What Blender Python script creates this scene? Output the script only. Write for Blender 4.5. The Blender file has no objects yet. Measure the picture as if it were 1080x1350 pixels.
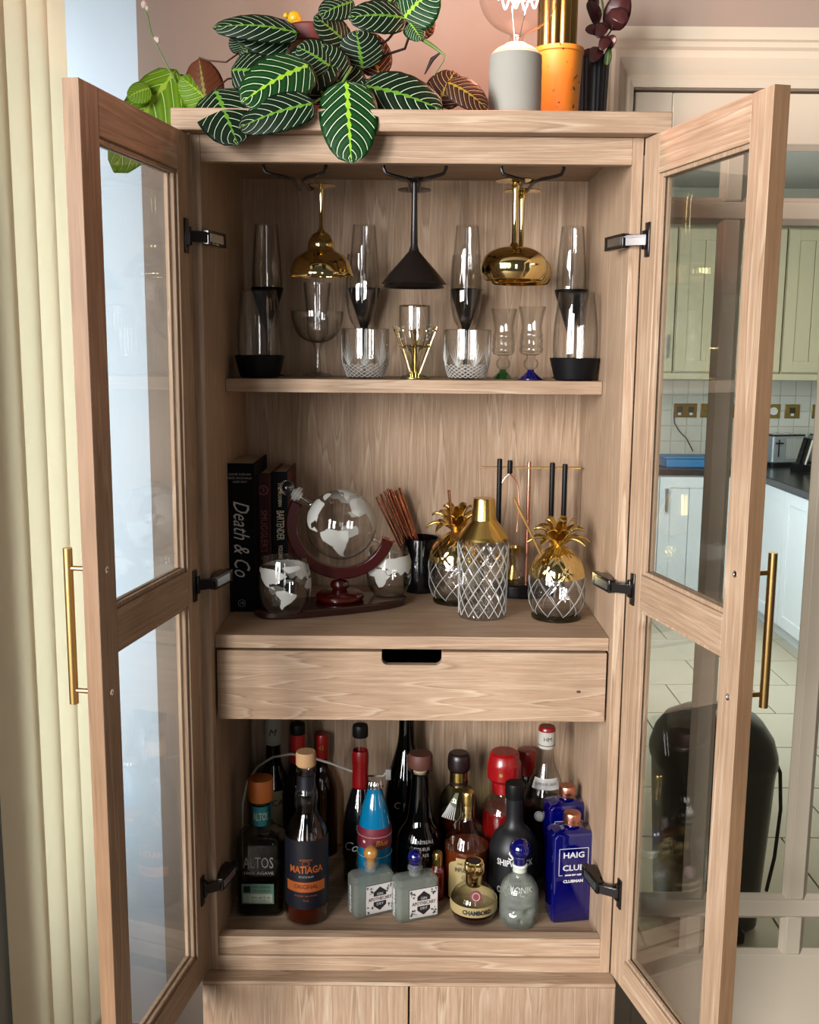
import bpy, math, random
from mathutils import Vector, Matrix
random.seed(7)
C = bpy.context.scene.collection
SC = bpy.context.scene
PI = math.pi

# ---------------------------------------------------------------- camera
F, CX, CZ, D = 1371.5, -0.0078, 1.6212, 1.8538
PITCH, YAW, ROLL = 0.1585, 0.0006, 0.0084
cam = bpy.data.cameras.new('camera')
cam.sensor_fit = 'VERTICAL'; cam.sensor_height = 36.0; cam.lens = 36.0 * F / 1350.0
cam.clip_start = 0.02; cam.clip_end = 60
camo = bpy.data.objects.new('camera', cam); C.objects.link(camo)
_cp, _sp, _cy, _sy = math.cos(PITCH), math.sin(PITCH), math.cos(YAW), math.sin(YAW)
def _unyaw(x, y, z): return Vector((_cy*x+_sy*y, -_sy*x+_cy*y, z))
_fw = _unyaw(0, _cp, -_sp); _up = _unyaw(0, _sp, _cp); _rt = _fw.cross(_up)
_c, _s = math.cos(ROLL), math.sin(ROLL)
_r2 = _rt*_c + _up*_s; _u2 = _up*_c - _rt*_s      # the phone is held a touch askew
camo.matrix_world = Matrix(((_r2.x, _u2.x, -_fw.x, CX), (_r2.y, _u2.y, -_fw.y, -D), (_r2.z, _u2.z, -_fw.z, CZ), (0, 0, 0, 1)))
SC.camera = camo

# ---------------------------------------------------------------- world, lights, exposure
SC.view_settings.view_transform = 'Standard'; SC.view_settings.look = 'None'
SC.view_settings.gamma = 1.0; SC.view_settings.use_curve_mapping = False
SC.view_settings.exposure = 0.0
wd = bpy.data.worlds.new('world'); SC.world = wd; wd.use_nodes = True
wd.node_tree.nodes['Background'].inputs[0].default_value = (0.92, 0.90, 0.86, 1)
wd.node_tree.nodes['Background'].inputs[1].default_value = 0.055
def area(name, loc, aim, sx, sy, power, col):
    l = bpy.data.lights.new(name, 'AREA'); l.shape = 'RECTANGLE'; l.size = sx; l.size_y = sy
    l.energy = power; l.color = col
    o = bpy.data.objects.new(name, l); C.objects.link(o); o.location = loc
    o.rotation_euler = (Vector(aim)-Vector(loc)).to_track_quat('-Z', 'Y').to_euler()
    return o
# tall daylight windows of the bay, to the left of and behind the camera
for i, (wx, wy, pw_) in enumerate(((-3.5, -2.86, 110), (-2.7, -3.67, 320), (-1.9, -4.75, 185))):
    area('bay_window_light', (wx, wy, 2.05), (0.0, 0.2, 1.25), 0.8, 2.3, pw_, (1.0, 0.98, 0.97))
area('far_room_window_light', (0.35, -3.6, 1.6), (0.0, 0.2, 1.3), 0.35, 1.5, 9, (1.0, 0.98, 0.95))
area('blind_window_light', (-1.05, 0.12, 1.35), (0.5, 0.12, 1.35), 0.85, 2.0, 42, (0.78, 0.90, 1.0))
area('kitchen_window_light', (0.75, 2.9, 1.5), (2.6, 3.6, 0.9), 1.0, 1.2, 44, (0.80, 0.90, 1.0))
area('kitchen_ceiling_light', (1.6, 2.6, 2.5), (1.6, 2.8, 0), 0.8, 0.8, 22, (1.0, 0.96, 0.86))
SC.cycles.max_bounces = 12; SC.cycles.transparent_max_bounces = 32
SC.cycles.transmission_bounces = 10; SC.cycles.glossy_bounces = 5; SC.cycles.diffuse_bounces = 4
SC.cycles.sample_clamp_indirect = 6.0

# authoring helpers: read a measured spot of the photograph at a known real depth y / height z
def _ray(px, py):
    u, v = px-540.0, py-675.0
    U = _c*u + _s*v; V = -_s*u + _c*v
    return _rt*(U/F) + _fw - _up*(V/F)
O0 = Vector((CX, -D, CZ))
def W(px, py, y):
    d = _ray(px, py); return O0 + d*((y+D)/d.y)
def WZ(px, py, z):
    d = _ray(px, py); return O0 + d*((z-CZ)/d.z)
def mpp(p):                                       # metres per pixel at a point
    return (p-O0).dot(_fw)/F

# ---------------------------------------------------------------- materials
MATS = {}
def newmat(name):
    m = bpy.data.materials.new(name); m.use_nodes = True
    nt = m.node_tree; nt.nodes.clear()
    out = nt.nodes.new('ShaderNodeOutputMaterial'); MATS[name] = m
    return m, nt, out
def sr(r, g, b):
    f = lambda c: (c/255/12.92 if c/255 <= 0.04045 else ((c/255+0.055)/1.055)**2.4)
    return (f(r), f(g), f(b), 1)
def dim(c, k): return tuple(x*k for x in c[:3])+(1,)
ALB = 0.62                                            # reflectance of painted, printed and wooden things
LIGHT = ('white_paint', 'kitchen_wall', 'sage_unit', 'white_unit', 'tile_white', 'floor_tile', 'white_plastic', 'blue_plastic')
def pbr(name, col, rough=0.5, metal=0.0, bump=0.0, bscale=60, coat=0.0, var=0.0, vscale=8, spec=0.5, emit=None):
    m, nt, out = newmat(name)
    if metal < 0.5 and name not in LIGHT: col = dim(col, ALB)
    b = nt.nodes.new('ShaderNodeBsdfPrincipled'); nt.links.new(b.outputs[0], out.inputs[0])
    b.inputs['Base Color'].default_value = col; b.inputs['Roughness'].default_value = rough
    b.inputs['Metallic'].default_value = metal; b.inputs['Coat Weight'].default_value = coat
    b.inputs['Specular IOR Level'].default_value = spec
    if emit: b.inputs['Emission Color'].default_value = emit[0]; b.inputs['Emission Strength'].default_value = emit[1]
    if bump or var:
        tc = nt.nodes.new('ShaderNodeTexCoord'); n = nt.nodes.new('ShaderNodeTexNoise')
        n.inputs['Scale'].default_value = bscale; n.inputs['Detail'].default_value = 4
        nt.links.new(tc.outputs['Object'], n.inputs['Vector'])
        if bump:
            bp = nt.nodes.new('ShaderNodeBump'); bp.inputs['Strength'].default_value = bump; bp.inputs['Distance'].default_value = 0.002
            nt.links.new(n.outputs['Fac'], bp.inputs['Height']); nt.links.new(bp.outputs[0], b.inputs['Normal'])
        if var:
            n2 = nt.nodes.new('ShaderNodeTexNoise'); n2.inputs['Scale'].default_value = vscale; n2.inputs['Detail'].default_value = 3
            nt.links.new(tc.outputs['Object'], n2.inputs['Vector'])
            mx = nt.nodes.new('ShaderNodeMix'); mx.data_type = 'RGBA'
            mx.inputs[6].default_value = tuple(c*(1-var) for c in col[:3])+(1,)
            mx.inputs[7].default_value = tuple(min(1, c*(1+var)) for c in col[:3])+(1,)
            nt.links.new(n2.outputs['Fac'], mx.inputs[0]); nt.links.new(mx.outputs[2], b.inputs['Base Color'])
    return m
def wood(name, axis, dark, mid, light, rough=0.55, figure=1.0):
    m, nt, out = newmat(name); N = nt.nodes.new; L = nt.links.new
    b = N('ShaderNodeBsdfPrincipled'); L(b.outputs[0], out.inputs[0]); b.inputs['Roughness'].default_value = rough
    b.inputs['Specular IOR Level'].default_value = 0.3
    tc = N('ShaderNodeTexCoord'); oi = N('ShaderNodeObjectInfo')
    ml = N('ShaderNodeMath'); ml.operation = 'MULTIPLY'; ml.inputs[1].default_value = 37.0; L(oi.outputs['Random'], ml.inputs[0])
    ad = N('ShaderNodeVectorMath'); ad.operation = 'ADD'; L(tc.outputs['Object'], ad.inputs[0]); L(ml.outputs[0], ad.inputs[1])
    mp = N('ShaderNodeMapping'); s = [1.0, 1.0, 1.0]; s[axis] = 0.045; mp.inputs['Scale'].default_value = s
    L(ad.outputs[0], mp.inputs[0])
    n1 = N('ShaderNodeTexNoise'); n1.inputs['Scale'].default_value = 7.0; n1.inputs['Detail'].default_value = 2.0; L(mp.outputs[0], n1.inputs['Vector'])
    # growth rings: distorted bands of the slow noise give cathedral figure
    r1 = N('ShaderNodeMath'); r1.operation = 'MULTIPLY'; r1.inputs[1].default_value = 26.0*figure; L(n1.outputs['Fac'], r1.inputs[0])
    n4 = N('ShaderNodeTexNoise'); n4.inputs['Scale'].default_value = 60.0; n4.inputs['Detail'].default_value = 3.0; L(mp.outputs[0], n4.inputs['Vector'])
    a4 = N('ShaderNodeMath'); a4.operation = 'ADD'; L(r1.outputs[0], a4.inputs[0]); L(n4.outputs['Fac'], a4.inputs[1])
    fr = N('ShaderNodeMath'); fr.operation = 'FRACT'; L(a4.outputs[0], fr.inputs[0])
    n2 = N('ShaderNodeTexNoise'); n2.inputs['Scale'].default_value = 170.0; n2.inputs['Detail'].default_value = 6.0; n2.inputs['Roughness'].default_value = 0.7; L(mp.outputs[0], n2.inputs['Vector'])
    n3 = N('ShaderNodeTexNoise'); n3.inputs['Scale'].default_value = 4.0; n3.inputs['Detail'].default_value = 3.0; L(ad.outputs[0], n3.inputs['Vector'])
    rp = N('ShaderNodeValToRGB'); e = rp.color_ramp.elements
    e[0].position = 0.0; e[0].color = mid; e[1].position = 1.0; e[1].color = mid
    x = e.new(0.72); x.color = mid; x = e.new(0.86); x.color = light; x = e.new(0.93); x.color = dark
    L(fr.outputs[0], rp.inputs[0])
    r2 = N('ShaderNodeValToRGB'); e = r2.color_ramp.elements
    e[0].position = 0.32; e[0].color = dark; e[1].position = 0.68; e[1].color = light
    x = e.new(0.5); x.color = mid; L(n2.outputs['Fac'], r2.inputs[0])
    mx = N('ShaderNodeMix'); mx.data_type = 'RGBA'; mx.inputs[0].default_value = 0.5; L(r2.outputs[0], mx.inputs[6]); L(rp.outputs[0], mx.inputs[7])
    r3 = N('ShaderNodeValToRGB'); e = r3.color_ramp.elements
    e[0].position = 0.3; e[0].color = (0.80, 0.77, 0.74, 1); e[1].position = 0.7; e[1].color = (1.06, 1.05, 1.04, 1); L(n3.outputs['Fac'], r3.inputs[0])
    m2 = N('ShaderNodeMix'); m2.data_type = 'RGBA'; m2.blend_type = 'MULTIPLY'; m2.inputs[0].default_value = 1.0; L(mx.outputs[2], m2.inputs[6]); L(r3.outputs[0], m2.inputs[7])
    L(m2.outputs[2], b.inputs['Base Color'])
    bp = N('ShaderNodeBump'); bp.inputs['Strength'].default_value = 0.25; bp.inputs['Distance'].default_value = 0.0012; L(n2.outputs['Fac'], bp.inputs['Height']); L(bp.outputs[0], b.inputs['Normal'])
    return m
OD, OM, OL = dim(sr(156, 124, 97), ALB), dim(sr(192, 162, 134), ALB), dim(sr(226, 204, 178), ALB)
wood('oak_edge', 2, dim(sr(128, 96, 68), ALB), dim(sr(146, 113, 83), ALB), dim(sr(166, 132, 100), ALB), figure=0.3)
wood('oak_x', 0, OD, OM, OL); wood('oak_z', 2, OD, OM, OL, figure=0.7); wood('oak_y', 1, OD, OM, OL)

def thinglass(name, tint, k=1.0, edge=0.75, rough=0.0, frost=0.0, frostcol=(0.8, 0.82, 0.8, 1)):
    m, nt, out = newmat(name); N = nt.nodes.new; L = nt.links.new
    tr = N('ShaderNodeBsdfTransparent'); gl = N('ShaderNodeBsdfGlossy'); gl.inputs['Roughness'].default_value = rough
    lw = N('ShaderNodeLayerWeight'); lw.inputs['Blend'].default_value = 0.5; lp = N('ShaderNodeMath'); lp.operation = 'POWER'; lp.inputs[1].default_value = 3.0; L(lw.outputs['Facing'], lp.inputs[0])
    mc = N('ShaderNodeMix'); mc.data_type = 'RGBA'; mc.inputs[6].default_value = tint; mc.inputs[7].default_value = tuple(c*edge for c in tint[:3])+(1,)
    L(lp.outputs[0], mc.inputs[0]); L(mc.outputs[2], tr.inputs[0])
    l2 = N('ShaderNodeLayerWeight'); l2.inputs['Blend'].default_value = 0.5           # Schlick fresnel, same from both faces
    pw = N('ShaderNodeMath'); pw.operation = 'POWER'; pw.inputs[1].default_value = 5.0; L(l2.outputs['Facing'], pw.inputs[0])
    mu = N('ShaderNodeMath'); mu.operation = 'MULTIPLY_ADD'; mu.use_clamp = True; mu.inputs[1].default_value = 0.85; mu.inputs[2].default_value = 0.04*k; L(pw.outputs[0], mu.inputs[0])
    ms = N('ShaderNodeMixShader'); L(mu.outputs[0], ms.inputs[0]); L(tr.outputs[0], ms.inputs[1]); L(gl.outputs[0], ms.inputs[2])
    last = ms
    if frost:
        df = N('ShaderNodeBsdfDiffuse'); df.inputs[0].default_value = frostcol
        m3 = N('ShaderNodeMixShader'); m3.inputs[0].default_value = frost; L(ms.outputs[0], m3.inputs[1]); L(df.outputs[0], m3.inputs[2]); last = m3
    L(last.outputs[0], out.inputs[0]); return m
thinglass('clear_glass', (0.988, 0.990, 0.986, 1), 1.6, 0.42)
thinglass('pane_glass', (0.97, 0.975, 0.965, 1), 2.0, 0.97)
thinglass('screen_glass', (0.93, 0.95, 0.92, 1), 0.8, 0.97)
thinglass('smoke_glass', (0.60, 0.62, 0.50, 1), 1.3, 0.5)
thinglass('bulb_glass', (0.99, 0.95, 0.93, 1), 1.1, 0.85)
thinglass('frosted_print', (0.8, 0.8, 0.8, 1), 0.5, 0.9, 0.3, 0.50, (0.66, 0.67, 0.63, 1))
thinglass('cloudy_glass', (0.80, 0.83, 0.78, 1), 1.4, 0.6, 0.02, 0.12, (0.6, 0.63, 0.58, 1))
thinglass('cut_line', (0.80, 0.80, 0.78, 1), 3.0, 0.3, 0.05, 0.30, (0.78, 0.78, 0.75, 1))
thinglass('dark_green_glass', (0.03, 0.09, 0.05, 1), 1.6, 0.3)
thinglass('dark_glass', (0.02, 0.03, 0.025, 1), 1.6, 0.3)
thinglass('brown_glass', (0.5, 0.36, 0.2, 1), 1.4, 0.5)
thinglass('aqua_glass', (0.55, 0.70, 0.58, 1), 1.4, 0.5)
thinglass('blue_glass', (0.01, 0.02, 0.50, 1), 1.6, 0.3, 0.0, 0.45, (0.004, 0.010, 0.20, 1))
def realglass(name, col, rough=0.0, ior=1.46):
    m, nt, out = newmat(name)
    g = nt.nodes.new('ShaderNodeBsdfGlass'); g.inputs['Color'].default_value = col; g.inputs['Roughness'].default_value = rough; g.inputs['IOR'].default_value = ior
    tr = nt.nodes.new('ShaderNodeBsdfTransparent'); lw = nt.nodes.new('ShaderNodeLayerWeight'); lw.inputs['Blend'].default_value = 0.35
    mc = nt.nodes.new('ShaderNodeMix'); mc.data_type = 'RGBA'; mc.inputs[6].default_value = (1, 1, 1, 1); mc.inputs[7].default_value = (0.35, 0.34, 0.32, 1)
    nt.links.new(lw.outputs['Facing'], mc.inputs[0]); nt.links.new(mc.outputs[2], tr.inputs[0])
    ms = nt.nodes.new('ShaderNodeMixShader'); ms.inputs[0].default_value = 0.22
    nt.links.new(g.outputs[0], ms.inputs[1]); nt.links.new(tr.outputs[0], ms.inputs[2]); nt.links.new(ms.outputs[0], out.inputs[0]); return m
realglass('crystal', (0.97, 0.98, 0.97, 1))
pbr('gold', sr(236, 214, 152), 0.08, 1.0); pbr('brushed_gold', sr(206, 178, 104), 0.24, 1.0)
pbr('satin_brass', sr(196, 160, 100), 0.34, 1.0); pbr('antique_brass', sr(150, 126, 72), 0.25, 1.0)
pbr('copper', sr(190, 128, 100), 0.16, 1.0); pbr('rose_copper', sr(214, 150, 128), 0.28, 1.0)
pbr('chrome', (0.8, 0.8, 0.82, 1), 0.12, 1.0); pbr('steel', (0.55, 0.57, 0.6, 1), 0.3, 1.0)
pbr('black_satin', (0.006, 0.006, 0.007, 1), 0.42, spec=0.16); pbr('black_matt', (0.010, 0.010, 0.012, 1), 0.45, spec=0.35)
pbr('black_gloss', (0.004, 0.004, 0.005, 1), 0.14, spec=0.35); pbr('black_metal', (0.014, 0.010, 0.009, 1), 0.32, spec=0.4)
pbr('hinge_metal', (0.05, 0.046, 0.045, 1), 0.16, 0.9)
pbr('black_bin', (0.012, 0.012, 0.011, 1), 0.3)
pbr('cherry', sr(66, 11, 9), 0.18, coat=0.6, var=0.2); pbr('cherry_dark', sr(38, 10, 8), 0.22, coat=0.5)
pbr('wall_paint', sr(178, 157, 141), 0.85, bump=0.15, bscale=9, var=0.05, vscale=3)
pbr('white_paint', sr(190, 178, 158), 0.55, bump=0.05, bscale=14)
pbr('jamb_paint', sr(228, 234, 240), 0.7, bump=0.1, bscale=12, var=0.03, vscale=5)
pbr('grey_wall', sr(150, 150, 146), 0.9); pbr('kitchen_wall', sr(200, 196, 178), 0.9)
pbr('sage_unit', sr(198, 188, 158), 0.5); pbr('white_unit', sr(222, 226, 228), 0.45)
pbr('worktop_black', sr(30, 30, 32), 0.25, bump=0.05); pbr('tile_white', sr(214, 212, 200), 0.2); pbr('grout', sr(150, 146, 134), 0.9)
pbr('floor_tile', sr(196, 186, 164), 0.3, var=0.12, vscale=3); pbr('floor_grout', sr(70, 66, 58), 0.9)
pbr('floorboards', sr(120, 100, 80), 0.6); pbr('ceiling_paint', sr(225, 220, 212), 0.9)
pbr('white_print', (0.80, 0.80, 0.80, 1), 0.5); pbr('grey_print', (0.42, 0.41, 0.40, 1), 0.5); pbr('silver_print', (0.62, 0.62, 0.60, 1), 0.4)
pbr('cream_print', sr(206, 190, 160), 0.6); pbr('copper_print', sr(196, 104, 52), 0.3, 0.6); pbr('gold_print', sr(196, 160, 80), 0.3, 0.7)
pbr('faded_red_print', sr(150, 70, 62), 0.5)
pbr('paper', sr(200, 186, 156), 0.8); pbr('book_black', (0.006, 0.006, 0.007, 1), 0.6, spec=0.06); pbr('book_maroon', sr(62, 14, 17), 0.55, spec=0.2); pbr('book_wine', sr(84, 14, 18), 0.5, spec=0.3)
pbr('cork', sr(206, 160, 112), 0.75, bump=0.3); pbr('cork_brown', sr(98, 52, 40), 0.6); pbr('cap_dark', sr(34, 20, 20), 0.35)
pbr('orange_cap', sr(206, 112, 38), 0.5); pbr('teal_label', sr(18, 128, 140), 0.45); pbr('pale_label', sr(190, 200, 176), 0.6); pbr('mint_label', sr(104, 146, 124), 0.6)
pbr('navy_label', sr(10, 14, 28), 0.45); pbr('red_cap', sr(156, 12, 18), 0.3, coat=0.3); pbr('red_foil', sr(184, 34, 28), 0.3, 0.1); pbr('white_foil', sr(206, 204, 192), 0.4)
pbr('blue_soda', sr(8, 128, 178), 0.12, coat=0.6); pbr('maroon_label', sr(128, 34, 56), 0.5); pbr('yellow_print', sr(220, 160, 50), 0.5)
pbr('whisky', sr(104, 40, 10), 0.1, coat=1.0); pbr('rum', sr(66, 18, 4), 0.08, coat=1.0); pbr('red_liquor', sr(126, 14, 12), 0.1, coat=1.0); pbr('berry_liquor', sr(50, 14, 18), 0.1, coat=1.0)
pbr('tan_label', sr(176, 156, 104), 0.55); pbr('label_white', sr(226, 220, 214), 0.6); pbr('label_ink', sr(30, 26, 34), 0.6); pbr('navy_gloss', sr(12, 14, 92), 0.08, coat=1.0)
pbr('cobalt', sr(2, 6, 90), 0.06, coat=1.0); pbr('green_glassy', sr(30, 90, 40), 0.08, coat=1.0); pbr('amber_ball', sr(196, 140, 70), 0.05, coat=1.0); pbr('teal_ball', sr(26, 86, 82), 0.05, coat=1.0)
pbr('cable_white', sr(210, 206, 198), 0.5); pbr('terracotta', sr(150, 84, 52), 0.8, bump=0.2); pbr('terracotta_rim', sr(120, 40, 30), 0.6); pbr('soil', sr(40, 28, 20), 1.0)
pbr('stem_green', sr(96, 128, 50), 0.5); pbr('stem_brown', sr(92, 60, 44), 0.6); pbr('bud_white', sr(228, 206, 200), 0.6); pbr('yellow_toy', sr(232, 184, 24), 0.4)
pbr('concrete', sr(168, 168, 158), 0.8, bump=0.25, bscale=30, var=0.06, vscale=10); pbr('dark_ribbed', sr(16, 20, 26), 0.5)
pbr('burgundy_leaf', sr(62, 22, 26), 0.4, var=0.3, vscale=20); pbr('blue_plastic', sr(16, 120, 176), 0.5); pbr('tealish', sr(44, 150, 150), 0.4)
pbr('socket_gap', (0.05, 0.045, 0.03, 1), 0.5); pbr('white_plastic', sr(224, 224, 220), 0.4); pbr('toaster_steel', sr(150, 156, 160), 0.3, 0.5)
def speckled():
    m, nt, out = newmat('speckled_orange'); N = nt.nodes.new; L = nt.links.new
    b = N('ShaderNodeBsdfPrincipled'); L(b.outputs[0], out.inputs[0]); b.inputs['Roughness'].default_value = 0.55
    tc = N('ShaderNodeTexCoord'); v = N('ShaderNodeTexNoise'); v.inputs['Scale'].default_value = 75; v.inputs['Detail'].default_value = 2; L(tc.outputs['Object'], v.inputs['Vector'])
    r = N('ShaderNodeValToRGB'); e = r.color_ramp.elements; e[0].position = 0.64; e[0].color = dim(sr(226, 150, 46), 0.55); e[1].position = 0.68; e[1].color = dim(sr(110, 66, 24), 0.55)
    L(v.outputs['Fac'], r.inputs[0]); L(r.outputs[0], b.inputs['Base Color'])
speckled()
def blindmat():
    m, nt, out = newmat('blind_fabric'); N = nt.nodes.new; L = nt.links.new
    d = N('ShaderNodeBsdfDiffuse'); t = N('ShaderNodeBsdfTranslucent'); d.inputs[0].default_value = sr(238, 232, 214); t.inputs[0].default_value = sr(238, 232, 214)
    tc = N('ShaderNodeTexCoord'); mp = N('ShaderNodeMapping'); mp.inputs['Scale'].default_value = (60, 60, 260); n = N('ShaderNodeTexNoise'); n.inputs['Scale'].default_value = 3
    L(tc.outputs['Object'], mp.inputs[0]); L(mp.outputs[0], n.inputs['Vector']); bp = N('ShaderNodeBump'); bp.inputs['Strength'].default_value = 0.15; bp.inputs['Distance'].default_value = 0.001
    L(n.outputs['Fac'], bp.inputs['Height']); L(bp.outputs[0], d.inputs['Normal'])
    ms = N('ShaderNodeMixShader'); ms.inputs[0].default_value = 0.42; L(d.outputs[0], ms.inputs[1]); L(t.outputs[0], ms.inputs[2]); L(ms.outputs[0], out.inputs[0])
blindmat()
def leafmat(name, dark, mid, vein, rib, back=0.0, nv=8):
    """prayer-plant leaf: u runs base to tip, v across; pale curved veins and a jagged lime midrib"""
    m, nt, out = newmat(name); N = nt.nodes.new; L = nt.links.new
    def M(op, a, b=None, c=None):
        n = N('ShaderNodeMath'); n.operation = op
        for i, x in enumerate((a, b, c)):
            if x is None: continue
            if isinstance(x, (int, float)): n.inputs[i].default_value = x
            else: L(x, n.inputs[i])
        return n.outputs[0]
    b = N('ShaderNodeBsdfPrincipled'); b.inputs['Roughness'].default_value = 0.5; b.inputs['Specular IOR Level'].default_value = 0.16
    uv = N('ShaderNodeUVMap'); sp = N('ShaderNodeSeparateXYZ'); L(uv.outputs[0], sp.inputs[0])
    u, v = sp.outputs[0], sp.outputs[1]
    av = M('ABSOLUTE', M('SUBTRACT', M('MULTIPLY', v, 2.0), 1.0))
    sd = M('MULTIPLY', M('SIGN', M('SUBTRACT', v, 0.5)), 0.25)
    w = M('FRACT', M('ADD', M('MULTIPLY', M('SUBTRACT', u, M('MULTIPLY', M('POWER', av, 1.35), 0.30)), float(nv)), sd))
    line = M('LESS_THAN', M('ABSOLUTE', M('SUBTRACT', w, 0.5)), 0.042)
    line = M('MULTIPLY', line, M('LESS_THAN', av, 0.90))
    zz = M('ABSOLUTE', M('SUBTRACT', M('FRACT', M('ADD', M('MULTIPLY', u, float(nv)), M('MULTIPLY', sd, 2.0))), 0.5))
    ribw = M('MULTIPLY', M('ADD', 0.035, M('MULTIPLY', zz, 0.19)), M('SUBTRACT', 1.08, M('MULTIPLY', u, 0.75)))
    ribm = M('LESS_THAN', av, ribw)
    grad = N('ShaderNodeMix'); grad.data_type = 'RGBA'; grad.inputs[6].default_value = dark; grad.inputs[7].default_value = mid
    L(M('POWER', M('MULTIPLY', M('ABSOLUTE', M('SUBTRACT', w, 0.5)), 2.0), 1.5), grad.inputs[0])
    a = N('ShaderNodeMix'); a.data_type = 'RGBA'; L(line, a.inputs[0]); L(grad.outputs[2], a.inputs[6]); a.inputs[7].default_value = vein
    c = N('ShaderNodeMix'); c.data_type = 'RGBA'; L(ribm, c.inputs[0]); L(a.outputs[2], c.inputs[6]); c.inputs[7].default_value = rib
    L(c.outputs[2], b.inputs['Base Color'])
    bp = N('ShaderNodeBump'); bp.inputs['Strength'].default_value = 0.35; bp.inputs['Distance'].default_value = 0.002
    L(M('ABSOLUTE', M('SUBTRACT', w, 0.5)), bp.inputs['Height']); L(bp.outputs[0], b.inputs['Normal'])
    if back:
        t = N('ShaderNodeBsdfTranslucent'); L(c.outputs[2], t.inputs[0])
        ms = N('ShaderNodeMixShader'); ms.inputs[0].default_value = back; L(b.outputs[0], ms.inputs[1]); L(t.outputs[0], ms.inputs[2]); L(ms.outputs[0], out.inputs[0])
    else: L(b.outputs[0], out.inputs[0])
leafmat('leaf_dark', sr(4, 17, 8), sr(8, 32, 12), sr(170, 190, 158), sr(84, 128, 40), 0.05)
leafmat('leaf_bright', sr(6, 38, 14), sr(17, 62, 20), sr(196, 212, 176), sr(132, 172, 44), 0.08)
leafmat('leaf_lime', sr(84, 122, 16), sr(110, 146, 26), sr(186, 206, 120), sr(150, 178, 60), 0.35)
leafmat('leaf_maroon', sr(38, 20, 14), sr(58, 34, 20), sr(190, 150, 110), sr(150, 120, 40), 0.1)
leafmat('leaf_underside', sr(86, 44, 28), sr(96, 52, 30), sr(104, 62, 36), sr(120, 120, 50), 0.3)

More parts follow.
